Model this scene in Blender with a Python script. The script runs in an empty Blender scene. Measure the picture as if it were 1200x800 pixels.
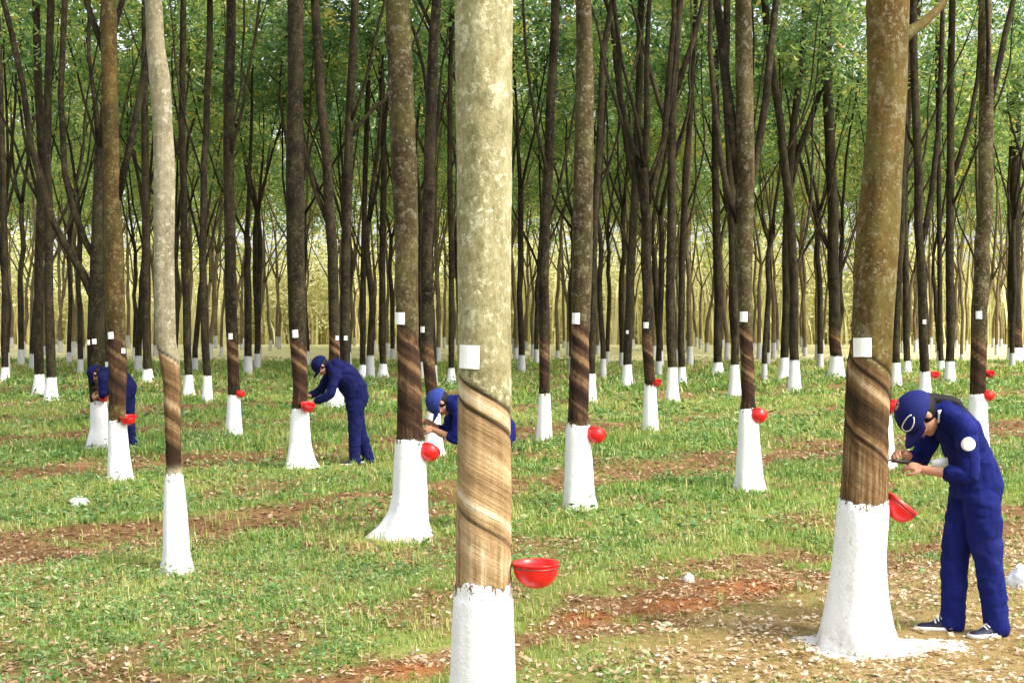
import bpy, bmesh, math, random
import numpy as np
from mathutils import Vector, Matrix

SC = bpy.context.scene
COL = SC.collection
R = math.radians

# ------------------------------------------------------------------ camera, sky, sun, exposure
F = 1600.0            # focal length in pixels of the 1200 px wide photograph
CAMZ = 1.9
HOR = 375.0
cam_d = bpy.data.cameras.new('camera')
cam_d.sensor_width = 36.0
cam_d.sensor_fit = 'HORIZONTAL'
cam_d.lens = F / 1200.0 * 36.0
cam_d.clip_start = 0.1
cam_d.clip_end = 2000.0
cam = bpy.data.objects.new('camera', cam_d)
COL.objects.link(cam)
PITCH = math.atan((400.0 - HOR) / F)
cam.location = (0, 0, CAMZ)
cam.rotation_euler = (math.pi / 2 - PITCH, 0, 0)
SC.camera = cam

SUN_EL, SUN_AZ = 46.0, 58.0     # azimuth: degrees to the right of straight behind the camera
world = bpy.data.worlds.new('World')
SC.world = world
world.use_nodes = True
wn = world.node_tree
wn.nodes.clear()
w_out = wn.nodes.new('ShaderNodeOutputWorld')
w_bg = wn.nodes.new('ShaderNodeBackground')
w_sky = wn.nodes.new('ShaderNodeTexSky')
w_sky.sky_type = 'NISHITA'
w_sky.sun_disc = False
w_sky.sun_elevation = R(SUN_EL)
w_sky.sun_rotation = R(180.0 - SUN_AZ)
w_sky.air_density = 1.0
w_sky.dust_density = 4.0
w_hsv = wn.nodes.new('ShaderNodeHueSaturation')
w_hsv.inputs['Saturation'].default_value = 0.35
w_bg.inputs['Strength'].default_value = 0.15
wn.links.new(w_sky.outputs[0], w_hsv.inputs['Color'])
wn.links.new(w_hsv.outputs[0], w_bg.inputs[0])
wn.links.new(w_bg.outputs[0], w_out.inputs[0])

sun_d = bpy.data.lights.new('sun', 'SUN')
sun_d.energy = 1.5
sun_d.angle = R(12)
sun_d.color = (1.0, 0.93, 0.80)
sun = bpy.data.objects.new('sun', sun_d)
COL.objects.link(sun)
sd = Vector((math.sin(R(SUN_AZ)) * math.cos(R(SUN_EL)), -math.cos(R(SUN_AZ)) * math.cos(R(SUN_EL)), math.sin(R(SUN_EL))))
sun.rotation_euler = sd.to_track_quat('Z', 'Y').to_euler()

SC.view_settings.view_transform = 'Standard'
SC.view_settings.look = 'None'
SC.view_settings.gamma = 1.0
SC.view_settings.use_curve_mapping = False
SC.view_settings.exposure = 1.5
SC.render.engine = 'CYCLES'
SC.cycles.use_denoising = True
SC.cycles.max_bounces = 8
SC.cycles.diffuse_bounces = 4
SC.cycles.transmission_bounces = 4
SC.cycles.transparent_max_bounces = 8

# ------------------------------------------------------------------ geometry of the view
FWD = Vector((0, math.cos(PITCH), -math.sin(PITCH)))
UPV = Vector((0, math.sin(PITCH), math.cos(PITCH)))


def ray(px, py):
    return FWD + Vector((1, 0, 0)) * ((px - 600.0) / F) + UPV * (-(py - 400.0) / F)


def at_ground(px, py, z=0.0):
    d = ray(px, py)
    t = (z - CAMZ) / d.z
    return Vector((d.x * t, d.y * t, z))


def at_depth(px, py, y):
    d = ray(px, py)
    t = y / d.y
    return Vector((d.x * t, y, CAMZ + d.z * t))


# ------------------------------------------------------------------ numpy noise
_rs = np.random.RandomState(7)
_T2 = _rs.rand(256, 256)
_T3 = _rs.rand(64, 64, 64)


def vnoise2(x, y):
    x = np.asarray(x, float); y = np.asarray(y, float)
    xi = np.floor(x).astype(int); yi = np.floor(y).astype(int)
    fx = x - xi; fy = y - yi
    fx = fx * fx * (3 - 2 * fx); fy = fy * fy * (3 - 2 * fy)
    a = _T2[xi & 255, yi & 255]; b = _T2[(xi + 1) & 255, yi & 255]
    c = _T2[xi & 255, (yi + 1) & 255]; d = _T2[(xi + 1) & 255, (yi + 1) & 255]
    return (a * (1 - fx) + b * fx) * (1 - fy) + (c * (1 - fx) + d * fx) * fy


def fbm2(x, y, oct=4):
    s = 0; a = 0.5; n = 0
    for i in range(oct):
        s = s + a * vnoise2(x * 2 ** i + 17.3 * i, y * 2 ** i - 9.1 * i); n += a; a *= 0.5
    return s / n


def vnoise3(p):
    pi = np.floor(p).astype(int); f = p - pi
    f = f * f * (3 - 2 * f)
    out = 0
    for dx in (0, 1):
        for dy in (0, 1):
            for dz in (0, 1):
                w = (f[:, 0] if dx else 1 - f[:, 0]) * (f[:, 1] if dy else 1 - f[:, 1]) * (f[:, 2] if dz else 1 - f[:, 2])
                out = out + w * _T3[(pi[:, 0] + dx) & 63, (pi[:, 1] + dy) & 63, (pi[:, 2] + dz) & 63]
    return out


def smooth(a, b, x):
    t = np.clip((np.asarray(x, float) - a) / (b - a), 0, 1)
    return t * t * (3 - 2 * t)


# ------------------------------------------------------------------ mesh helpers
def link(name, me, mat=None, parent=None):
    o = bpy.data.objects.new(name, me)
    COL.objects.link(o)
    if mat is not None:
        me.materials.append(mat)
    if parent is not None:
        o.parent = parent
    return o


def np_mesh(name, V, Fc, smooth_shade=True, attrs=None):
    """V (n,3), Fc (m,k) with k = 3 or 4"""
    V = np.asarray(V, np.float32); Fc = np.asarray(Fc, np.int32)
    me = bpy.data.meshes.new(name)
    k = Fc.shape[1]
    me.vertices.add(len(V)); me.vertices.foreach_set('co', V.ravel())
    me.loops.add(Fc.size); me.loops.foreach_set('vertex_index', Fc.ravel())
    me.polygons.add(len(Fc))
    me.polygons.foreach_set('loop_start', np.arange(0, Fc.size, k, dtype=np.int32))
    me.update(calc_edges=True)
    me.polygons.foreach_set('use_smooth', np.full(len(Fc), smooth_shade))
    for nm, a in (attrs or {}).items():
        at = me.attributes.new(nm, 'FLOAT', 'POINT')
        at.data.foreach_set('value', np.asarray(a, np.float32).ravel())
    me.validate()
    return me


class MB:
    def __init__(self):
        self.v = []; self.f = []

    def add(self, V, Fc):
        o = len(self.v)
        self.v.extend([tuple(p) for p in V])
        self.f.extend([tuple(i + o for i in f) for f in Fc])

    def rings(self, rings, cap=True, closed=True):
        n = len(rings[0]); V = [p for r in rings for p in r]; Fc = []
        for i in range(len(rings) - 1):
            for j in range(n if closed else n - 1):
                k = (j + 1) % n
                Fc.append((i * n + j, i * n + k, (i + 1) * n + k, (i + 1) * n + j))
        if cap:
            Fc.append(tuple(range(n - 1, -1, -1)))
            Fc.append(tuple((len(rings) - 1) * n + j for j in range(n)))
        self.add(V, Fc)

    def tube(self, pts, rad, n=8, cap=True):
        pts = [Vector(p) for p in pts]
        rings = []
        ref = Vector((0.31, 0.95, 0.05))
        for i, p in enumerate(pts):
            a = pts[max(i - 1, 0)]; b = pts[min(i + 1, len(pts) - 1)]
            t = (b - a).normalized()
            if abs(t.dot(ref)) > 0.95:
                ref = Vector((1, 0.1, 0.2))
            u = (ref - t * ref.dot(t)).normalized(); w = t.cross(u)
            r = rad[i] if hasattr(rad, '__len__') else rad
            rings.append([p + (u * math.cos(2 * math.pi * k / n) + w * math.sin(2 * math.pi * k / n)) * r for k in range(n)])
        self.rings(rings, cap)

    def ball(self, c, r, n=12, m=8, M=None):
        c = Vector(c); rr = r if hasattr(r, '__len__') else (r, r, r)
        V = []; Fc = []
        for i in range(m + 1):
            th = math.pi * i / m
            for j in range(n):
                ph = 2 * math.pi * j / n
                p = Vector((rr[0] * math.sin(th) * math.cos(ph), rr[1] * math.sin(th) * math.sin(ph), rr[2] * math.cos(th)))
                V.append(c + (M @ p if M else p))
        for i in range(m):
            for j in range(n):
                k = (j + 1) % n
                Fc.append((i * n + j, (i + 1) * n + j, (i + 1) * n + k, i * n + k))
        self.add(V, Fc)

    def box(self, c, s, M=None):
        c = Vector(c)
        V = []
        for x in (-1, 1):
            for y in (-1, 1):
                for z in (-1, 1):
                    p = Vector((x * s[0] / 2, y * s[1] / 2, z * s[2] / 2))
                    V.append(c + (M @ p if M else p))
        self.add(V, [(0, 1, 3, 2), (4, 6, 7, 5), (0, 4, 5, 1), (2, 3, 7, 6), (0, 2, 6, 4), (1, 5, 7, 3)])

    def mesh(self, name, smooth_shade=True):
        me = bpy.data.meshes.new(name)
        me.from_pydata(self.v, [], self.f)
        bm = bmesh.new(); bm.from_mesh(me)
        bmesh.ops.remove_doubles(bm, verts=bm.verts, dist=1e-6)
        bmesh.ops.recalc_face_normals(bm, faces=bm.faces)
        bm.to_mesh(me); bm.free()
        me.polygons.foreach_set('use_smooth', [smooth_shade] * len(me.polygons))
        me.update()
        return me

    def build(self, name, mat, parent=None, smooth_shade=True):
        return link(name, self.mesh(name, smooth_shade), mat, parent)


def tag(o, label=None, cat=None, group=None, kind=None):
    if label: o['label'] = label
    if cat: o['category'] = cat
    if group: o['group'] = group
    if kind: o['kind'] = kind
    return o


def empty(name, loc):
    o = bpy.data.objects.new(name, None)
    COL.objects.link(o)
    o.location = loc
    o.empty_display_size = 0.2
    return o


# ------------------------------------------------------------------ materials
class NT:
    def __init__(self, name):
        self.m = bpy.data.materials.new(name)
        self.m.use_nodes = True
        self.t = self.m.node_tree
        self.t.nodes.clear()
        self.out = self.t.nodes.new('ShaderNodeOutputMaterial')

    def n(self, typ, **kw):
        x = self.t.nodes.new(typ)
        for k, v in kw.items():
            setattr(x, k, v)
        return x

    def l(self, a, b):
        self.t.links.new(a, b)

    def set(self, sock, v):
        if hasattr(v, 'is_output') or isinstance(v, bpy.types.NodeSocket):
            self.l(v, sock)
        else:
            sock.default_value = v

    def math(self, op, a, b=None, clamp=False):
        x = self.n('ShaderNodeMath', operation=op, use_clamp=clamp)
        self.set(x.inputs[0], a)
        if b is not None: self.set(x.inputs[1], b)
        return x.outputs[0]

    def attr(self, name):
        x = self.n('ShaderNodeAttribute', attribute_name=name)
        return x.outputs['Fac']

    def obj(self):
        return self.n('ShaderNodeTexCoord').outputs['Object']

    def vmul(self, v, s):
        x = self.n('ShaderNodeVectorMath', operation='MULTIPLY')
        self.set(x.inputs[0], v); x.inputs[1].default_value = s
        return x.outputs[0]

    def comb(self, a, b, c):
        x = self.n('ShaderNodeCombineXYZ')
        self.set(x.inputs[0], a); self.set(x.inputs[1], b); self.set(x.inputs[2], c)
        return x.outputs[0]

    def noise(self, vec, scale, detail=4, rough=0.6, w=None):
        x = self.n('ShaderNodeTexNoise')
        x.noise_dimensions = '4D' if w is not None else '3D'
        self.l(vec, x.inputs['Vector'])
        x.inputs['Scale'].default_value = scale
        x.inputs['Detail'].default_value = detail
        x.inputs['Roughness'].default_value = rough
        if w is not None: self.set(x.inputs['W'], w)
        return x.outputs['Fac']

    def ramp(self, fac, stops):
        x = self.n('ShaderNodeValToRGB')
        e = x.color_ramp.elements
        while len(e) < len(stops): e.new(0.5)
        for i, (p, c) in enumerate(stops):
            e[i].position = p
            e[i].color = (c[0], c[1], c[2], 1) if hasattr(c, '__len__') else (c, c, c, 1)
        self.l(fac, x.inputs[0])
        return x.outputs[0]

    def mix(self, fac, a, b, blend='MIX'):
        x = self.n('ShaderNodeMix', data_type='RGBA', blend_type=blend)
        self.set(x.inputs[0], fac)
        for s, v in ((x.inputs[6], a), (x.inputs[7], b)):
            if isinstance(v, bpy.types.NodeSocket): self.l(v, s)
            else: s.default_value = (v[0], v[1], v[2], 1)
        return x.outputs[2]

    def bump(self, h, strength, dist, nrm=None):
        x = self.n('ShaderNodeBump')
        self.l(h, x.inputs['Height'])
        x.inputs['Strength'].default_value = strength
        x.inputs['Distance'].default_value = dist
        if nrm is not None: self.l(nrm, x.inputs['Normal'])
        return x.outputs[0]

    def bsdf(self, color, rough=0.8, spec=0.3, nrm=None, **kw):
        x = self.n('ShaderNodeBsdfPrincipled')
        if isinstance(color, bpy.types.NodeSocket): self.l(color, x.inputs['Base Color'])
        else: x.inputs['Base Color'].default_value = (color[0], color[1], color[2], 1)
        self.set(x.inputs['Roughness'], rough)
        x.inputs['Specular IOR Level'].default_value = spec
        if nrm is not None: self.l(nrm, x.inputs['Normal'])
        for k, v in kw.items():
            x.inputs[k.replace('_', ' ')].default_value = v
        return x.outputs[0]

    def done(self, sh):
        self.l(sh, self.out.inputs[0])
        return self.m


def bark_material(name, cols, lichen, lichen_col, panel, moss=0.0):
    t = NT(name)
    co = t.obj()
    rnd = t.math('MULTIPLY', t.n('ShaderNodeObjectInfo').outputs['Random'], 37.0)
    st = t.vmul(co, (1, 1, 0.35))
    big = t.noise(st, 5.0, 5, 0.6, rnd)
    fine = t.noise(t.vmul(co, (1, 1, 0.6)), 45.0, 5, 0.7, rnd)
    mixv = t.math('ADD', t.math('MULTIPLY', big, 0.5), t.math('MULTIPLY', fine, 0.5))
    c = t.ramp(mixv, [(0.34, cols[0]), (0.5, cols[1]), (0.66, cols[2])])
    if moss:
        mz = t.noise(t.vmul(co, (1, 1, 0.5)), 7.0, 4, 0.6, t.math('ADD', rnd, 5.0))
        c = t.mix(t.math('MULTIPLY', t.ramp(mz, [(0.45, 0.0), (0.62, 1.0)]), moss), c, (0.11, 0.105, 0.03))
    sp = t.noise(co, 34.0, 4, 0.75, t.math('ADD', rnd, 11.0))
    sp2 = t.noise(co, 3.5, 2, 0.5, t.math('ADD', rnd, 3.0))
    lf = t.math('MULTIPLY', t.ramp(sp, [(0.56, 0.0), (0.63, 1.0)]), t.ramp(sp2, [(0.35, 0.15), (0.6, 1.0)]))
    c = t.mix(t.math('MULTIPLY', lf, lichen), c, lichen_col)
    bl = t.noise(co, 13.0, 6, 0.75, t.math('ADD', rnd, 23.0))
    c = t.mix(t.math('MULTIPLY', t.ramp(bl, [(0.54, 0.0), (0.60, 1.0)]), lichen * 0.55), c, lichen_col)
    c = t.mix(t.ramp(bl, [(0.36, 0.5), (0.43, 0.0)]), c, cols[0])
    # tapping panel: shavings along the spiral cut, latex runs below it
    dg, ar, pm = t.attr('diag'), t.attr('arc'), t.attr('panel')
    s1 = t.noise(t.comb(t.math('MULTIPLY', dg, 9.0), t.math('MULTIPLY', ar, 1.1), 0.0), 1.0, 4, 0.6, rnd)
    s2 = t.noise(t.comb(t.math('MULTIPLY', ar, 34.0), t.math('MULTIPLY', dg, 2.0), 2.0), 1.0, 4, 0.6, rnd)
    vt = t.math('MULTIPLY', t.attr('vert'), 0.5)
    sm = t.math('ADD', t.math('MULTIPLY', s1, t.math('SUBTRACT', 0.78, vt)), t.math('MULTIPLY', s2, t.math('ADD', 0.22, vt)))
    s3 = t.noise(t.comb(t.math('MULTIPLY', dg, 95.0), t.math('MULTIPLY', ar, 5.0), 4.0), 1.0, 5, 0.75, rnd)
    s4 = t.noise(co, 60.0, 5, 0.75, rnd)
    sm = t.math('ADD', sm, t.math('ADD', t.math('MULTIPLY', t.math('SUBTRACT', s3, 0.5), 0.18), t.math('MULTIPLY', t.math('SUBTRACT', s4, 0.5), 0.14)))
    sm = t.math('ADD', sm, t.math('MULTIPLY', t.attr('tone'), 1.25))
    pc = t.ramp(sm, [(0.34, panel[0]), (0.47, panel[1]), (0.56, panel[2]), (0.66, panel[3])])
    c = t.mix(pm, c, pc)
    line = t.attr('cut')
    c = t.mix(line, c, (0.025, 0.016, 0.01))
    h = t.math('ADD', t.math('MULTIPLY', mixv, 1.0), t.math('MULTIPLY', t.math('MULTIPLY', t.math('ADD', s1, s3), pm), 0.9))
    nrm = t.bump(h, 0.8, 0.02)
    return t.done(t.bsdf(c, 0.9, 0.15, nrm))


PANEL_TAN = [(0.14, 0.083, 0.036), (0.36, 0.235, 0.115), (0.49, 0.345, 0.19), (0.68, 0.57, 0.40)]
PANEL_BROWN = [(0.03, 0.017, 0.008), (0.115, 0.064, 0.027), (0.215, 0.128, 0.058), (0.38, 0.27, 0.155)]
PANEL_DARK = [(0.012, 0.007, 0.005), (0.035, 0.018, 0.01), (0.08, 0.042, 0.022), (0.2, 0.12, 0.06)]
M = {}
M['bark_cream'] = bark_material('bark_cream', [(0.10, 0.085, 0.036), (0.255, 0.225, 0.115), (0.41, 0.375, 0.235)], 0.9, (0.64, 0.61, 0.43), PANEL_TAN)
M['bark_mossy'] = bark_material('bark_mossy', [(0.032, 0.018, 0.005), (0.095, 0.058, 0.015), (0.16, 0.108, 0.034)], 0.5, (0.36, 0.33, 0.22), PANEL_BROWN, 0.5)
M['bark_pale'] = bark_material('bark_pale', [(0.10, 0.085, 0.05), (0.22, 0.19, 0.12), (0.33, 0.295, 0.2)], 0.7, (0.55, 0.52, 0.4), PANEL_BROWN)
M['bark_brown'] = bark_material('bark_brown', [(0.012, 0.008, 0.003), (0.042, 0.029, 0.012), (0.12, 0.088, 0.042)], 0.5, (0.34, 0.31, 0.22), PANEL_DARK, 0.35)
M['bark_ochre'] = bark_material('bark_ochre', [(0.02, 0.013, 0.005), (0.055, 0.036, 0.012), (0.16, 0.09, 0.022)], 0.4, (0.36, 0.28, 0.14), PANEL_DARK, 0.25)
M['bark_dark'] = bark_material('bark_dark', [(0.004, 0.0028, 0.0018), (0.0135, 0.0095, 0.0056), (0.054, 0.040, 0.023)], 0.45, (0.155, 0.12, 0.072), PANEL_DARK, 0.15)  # near-black: backlit shade of the rear trunks put into the colour


M['bark_far_sunlit'] = bark_material('bark_far_sunlit', [(0.04, 0.027, 0.015), (0.12, 0.088, 0.048), (0.24, 0.185, 0.105)], 0.45, (0.34, 0.29, 0.18), PANEL_DARK, 0.2)  # lighter bark: sunlight at the far edge put into the colour


def paint_material(name='whitewash', k=1.0):
    t = NT(name)
    co = t.obj()
    a = t.noise(co, 9.0, 5, 0.65)
    b = t.noise(co, 60.0, 3, 0.6)
    c = t.ramp(a, [(0.3, (0.62 * k, 0.61 * k, 0.58 * k)), (0.42, (0.76 * k, 0.76 * k, 0.75 * k)), (0.7, (0.82 * k, 0.82 * k, 0.82 * k))])
    z = t.n('ShaderNodeSeparateXYZ'); t.l(co, z.inputs[0])
    dirt = t.math('MULTIPLY', t.ramp(t.noise(co, 26.0, 4, 0.7), [(0.55, 0.0), (0.63, 1.0)]),
                  t.ramp(t.math('MULTIPLY', z.outputs[2], 6.0), [(0.05, 0.8), (0.6, 0.0)]))
    c = t.mix(dirt, c, (0.22, 0.16, 0.10))
    scuff = t.ramp(t.noise(t.vmul(co, (1, 1, 0.4)), 30.0, 3, 0.6), [(0.66, 0.0), (0.72, 0.55)])
    c = t.mix(scuff, c, (0.36, 0.33, 0.29))
    holes = t.math('GREATER_THAN', t.math('SUBTRACT', t.noise(t.vmul(co, (1, 1, 0.5)), 38.0, 4, 0.7), t.math('MULTIPLY', t.attr('edge'), 2.2)), 0.50)
    c = t.mix(holes, c, (0.16, 0.11, 0.06))
    mud = t.math('MULTIPLY', t.ramp(t.noise(co, 12.0, 5, 0.7), [(0.42, 0.0), (0.62, 1.0)]), t.ramp(t.math('MULTIPLY', z.outputs[2], 3.0), [(0.02, 0.75), (0.5, 0.0)]))
    c = t.mix(mud, c, (0.42, 0.33, 0.23))
    h = t.math('ADD', a, t.math('MULTIPLY', b, 0.5))
    return t.done(t.bsdf(c, 0.85, 0.2, t.bump(h, 0.6, 0.012)))


M['paint'] = paint_material()
M['paint_grey'] = paint_material('whitewash_grey', 0.55)  # greyer, darker whitewash for the far trunks


def leaf_material(name, stops, trans=0.4, rough=0.45, tcol=1.3, spec=0.35):
    t = NT(name)
    c = t.ramp(t.attr('tint'), stops)
    sh = t.bsdf(c, rough, spec)
    tr = t.n('ShaderNodeBsdfTranslucent')
    t.l(t.mix(1.0, c, (tcol, tcol * 1.02, tcol * 0.75), 'MULTIPLY'), tr.inputs[0])
    mx = t.n('ShaderNodeMixShader')
    mx.inputs[0].default_value = trans
    t.l(sh, mx.inputs[1]); t.l(tr.outputs[0], mx.inputs[2])
    return t.done(mx.outputs[0])


M['leaf'] = leaf_material('rubber_leaf', [(0.0, (0.05, 0.115, 0.045)), (0.35, (0.135, 0.225, 0.078)), (0.65, (0.25, 0.32, 0.10)), (0.9, (0.42, 0.41, 0.14)), (1.0, (0.48, 0.31, 0.08))], 0.5, 0.35, 1.8, 0.6)
M['grass'] = leaf_material('grass_blade', [(0.0, (0.075, 0.165, 0.028)), (0.4, (0.165, 0.285, 0.055)), (0.7, (0.29, 0.35, 0.08)), (0.88, (0.38, 0.36, 0.12)), (1.0, (0.56, 0.48, 0.27))], 0.3, 0.55)
M['weed'] = leaf_material('weed_leaf', [(0.0, (0.06, 0.14, 0.035)), (0.5, (0.12, 0.23, 0.065)), (0.85, (0.21, 0.30, 0.10)), (1.0, (0.42, 0.42, 0.22))], 0.25, 0.5)
M['litter'] = leaf_material('dry_leaf', [(0.0, (0.09, 0.04, 0.02)), (0.35, (0.22, 0.115, 0.055)), (0.65, (0.38, 0.25, 0.14)), (0.88, (0.47, 0.35, 0.23)), (1.0, (0.58, 0.48, 0.37))], 0.12, 0.7, 1.0)
M['thicket'] = leaf_material('dry_thicket_leaf', [(0.0, (0.12, 0.095, 0.045)), (0.2, (0.50, 0.43, 0.20)), (0.55, (0.78, 0.72, 0.44)), (1.0, (0.62, 0.64, 0.32))], 0.3, 0.6, 1.1)


def ground_material():
    t = NT('plantation_soil')
    geo = t.n('ShaderNodeNewGeometry').outputs['Position']
    n1 = t.noise(geo, 1.7, 6, 0.65)
    n2 = t.noise(geo, 14.0, 6, 0.7)
    n3 = t.noise(geo, 70.0, 3, 0.7)
    v = t.math('ADD', t.math('MULTIPLY', n1, 0.35), t.math('ADD', t.math('MULTIPLY', n2, 0.4), t.math('MULTIPLY', n3, 0.25)))
    soil = t.ramp(v, [(0.35, (0.075, 0.038, 0.018)), (0.48, (0.155, 0.084, 0.036)), (0.58, (0.25, 0.15, 0.07)), (0.66, (0.40, 0.28, 0.16))])
    khaki = t.ramp(v, [(0.35, (0.16, 0.10, 0.035)), (0.5, (0.27, 0.19, 0.075)), (0.65, (0.38, 0.28, 0.14))])
    turf = t.ramp(v, [(0.34, (0.10, 0.095, 0.03)), (0.46, (0.14, 0.19, 0.04)), (0.56, (0.21, 0.25, 0.065)), (0.66, (0.36, 0.29, 0.14))])
    c = t.mix(t.attr('soil'), turf, soil)
    c = t.mix(t.attr('khaki'), c, khaki)
    c = t.mix(t.attr('red'), c, t.ramp(v, [(0.35, (0.14, 0.05, 0.018)), (0.5, (0.27, 0.105, 0.036)), (0.64, (0.40, 0.19, 0.08))]))
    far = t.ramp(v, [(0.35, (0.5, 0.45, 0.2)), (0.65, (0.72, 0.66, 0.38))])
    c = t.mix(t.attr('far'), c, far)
    lm = t.math('MULTIPLY', t.attr('lime'), 1.0)
    lmf = t.math('GREATER_THAN', t.math('ADD', lm, t.math('ADD', t.math('MULTIPLY', t.math('SUBTRACT', n2, 0.5), 2.4), t.math('MULTIPLY', t.math('SUBTRACT', n3, 0.5), 1.2))), 0.5)
    c = t.mix(lmf, c, (0.74, 0.72, 0.68))
    nrm = t.bump(v, 1.0, 0.05)
    return t.done(t.bsdf(c, 0.95, 0.1, nrm))


M['ground'] = ground_material()


def simple(name, col, rough=0.6, spec=0.4, bump=0.0, scale=200.0, var=0.0, **kw):
    t = NT(name)
    co = t.obj()
    n = t.noise(co, scale, 3, 0.6)
    c = col
    if var:
        n0 = t.noise(co, scale * 0.12, 4, 0.6)
        c = t.ramp(n0, [(0.3, tuple(x * (1 - var) for x in col)), (0.7, tuple(min(1, x * (1 + var)) for x in col))])
    return t.done(t.bsdf(c, rough, spec, t.bump(n, bump, 0.003) if bump else None, **kw))


M['tag'] = simple('tag_paper', (0.84, 0.84, 0.82), 0.6, 0.3, 0.2, 90, 0.05)
M['red'] = simple('red_plastic', (0.72, 0.012, 0.012), 0.32, 0.5, 0.1, 60, 0.12)
M['wire'] = simple('wire', (0.12, 0.11, 0.10), 0.4, 0.5, Metallic=0.9)
M['latex'] = simple('latex', (0.82, 0.80, 0.72), 0.25, 0.5)


def cloth_material(name, col):
    t = NT(name)
    co = t.obj()
    st = t.vmul(co, (1, 1, 0.55))
    crease = t.noise(st, 10.0, 3, 0.5)
    weave = t.noise(co, 350.0, 2, 0.5)
    c = t.ramp(t.noise(co, 9.0, 5, 0.65), [(0.32, tuple(x * 0.72 for x in col)), (0.55, col), (0.75, (col[0] * 1.9 + 0.004, col[1] * 1.7 + 0.003, col[2] * 1.25))])
    n1 = t.bump(crease, 0.7, 0.03)
    return t.done(t.bsdf(c, 0.88, 0.12, t.bump(weave, 0.4, 0.002, n1)))


M['navy'] = cloth_material('navy_cotton', (0.007, 0.0115, 0.105))
M['navy_dark'] = cloth_material('navy_cotton_dark', (0.006, 0.0085, 0.06))

M['cap_navy'] = simple('cap_navy', (0.008, 0.0125, 0.105), 0.8, 0.2, 0.4, 350, 0.15)
M['cap_blue'] = simple('cap_blue', (0.022, 0.04, 0.20), 0.8, 0.2, 0.4, 350, 0.15)
M['white_cloth'] = simple('white_cloth', (0.8, 0.8, 0.8), 0.8, 0.2, 0.3, 200)
M['skin'] = simple('skin', (0.40, 0.20, 0.12), 0.5, 0.4, 0.15, 150, 0.12, Subsurface_Weight=0.08)
M['hair'] = simple('hair', (0.006, 0.005, 0.005), 0.65, 0.2, 0.8, 90)
M['shoe'] = simple('shoe', (0.012, 0.012, 0.03), 0.6, 0.3, 0.3, 150)
M['sole'] = simple('sole', (0.62, 0.60, 0.55), 0.7, 0.3, 0.2, 90, 0.2)
M['steel'] = simple('steel', (0.3, 0.3, 0.3), 0.35, 0.5, Metallic=1.0)
M['handle'] = simple('knife_handle', (0.02, 0.015, 0.012), 0.5, 0.4)
M['eye'] = simple('eye', (0.05, 0.04, 0.035), 0.2, 0.5)
M['lip'] = simple('lip', (0.32, 0.10, 0.08), 0.5, 0.4)
M['stone'] = simple('pale_stone', (0.62, 0.60, 0.56), 0.85, 0.2, 0.9, 40, 0.25)
M['plastic'] = simple('white_film', (0.72, 0.74, 0.78), 0.35, 0.5, 0.6, 40, 0.08)

# ------------------------------------------------------------------ ground
RT2 = math.sqrt(2.0)
TREE_BASES = []         # filled before the ground is planted: (x, y, radius)


def gh(x, y):
    """height of the ground"""
    x = np.asarray(x, float); y = np.asarray(y, float)
    h = (fbm2(x * 0.22 + 3, y * 0.22, 3) - 0.5) * 0.16 + (fbm2(x * 1.7, y * 1.7 + 9, 3) - 0.5) * 0.05
    p = (y - x) / RT2 - 4.3
    tt = np.mod(p, 5.0)
    h = h - 0.05 * np.exp(-((tt - 1.4) / 0.45) ** 2) + 0.03 * np.exp(-((tt - 2.3) / 0.4) ** 2)
    return h + 0.07 * mound(x, y)


def gz(x, y):
    return float(gh(np.array([x]), np.array([y]))[0])


def soil_mask(x, y):
    p = (y - x) / RT2 - 4.3
    q = (x + y) / RT2
    tt = np.mod(p, 5.0)
    n = fbm2(x * 0.9 + 40, y * 0.9 - 7, 4)
    n2 = fbm2(x * 3.1 - 5, y * 3.1 + 31, 3)
    wdt = 0.46 + 1.5 * (n - 0.44)
    wdt = wdt + 0.22 * smooth(4, 5, p)
    wdt = np.where((p < 4) & (x < 1.2), wdt - 0.30 * smooth(1.2, 0.2, x), wdt)
    m = 1 - smooth(0.75, 1.25, np.abs(tt - 1.42) / np.maximum(wdt, 0.06))
    spot = smooth(0.60, 0.72, fbm2(x * 2.3 + 3, y * 2.3 + 70, 3)) * smooth(0.40, 0.56, fbm2(x * 0.45 + 33, y * 0.45 + 12, 3))
    patch = smooth(0.58, 0.66, fbm2(x * 0.7 + 90, y * 0.7 + 4, 4) * 0.75 + n2 * 0.25)
    m = np.maximum(np.maximum(m * smooth(0.25, 0.55, n2 + 0.1), patch * 0.8), spot * 0.85)
    return np.clip(np.maximum(m, 1.5 * mound(x, y)), 0, 1)


def khaki_mask(x, y):
    """bare trodden earth along the nearest row"""
    p = (y - x) / RT2 - 4.3
    n = fbm2(x * 1.3 + 11, y * 1.3 + 77, 4)
    m = (1 - smooth(0.75, 1.15, np.abs(p - 0.25) / (0.75 + 0.6 * (n - 0.4)))) * smooth(0.2, 1.0, x + (n - 0.5) * 1.2) * smooth(30, 12, y)
    # apron around the worker's tree
    m2 = 1 - smooth(0.9, 1.5, np.hypot((x - 2.5) / 1.6, (y - 7.75) / 0.9) + (n - 0.5) * 0.6)
    return np.clip(np.maximum(m * 0.9, m2) - 1.6 * mound(x, y), 0, 1)


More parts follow.
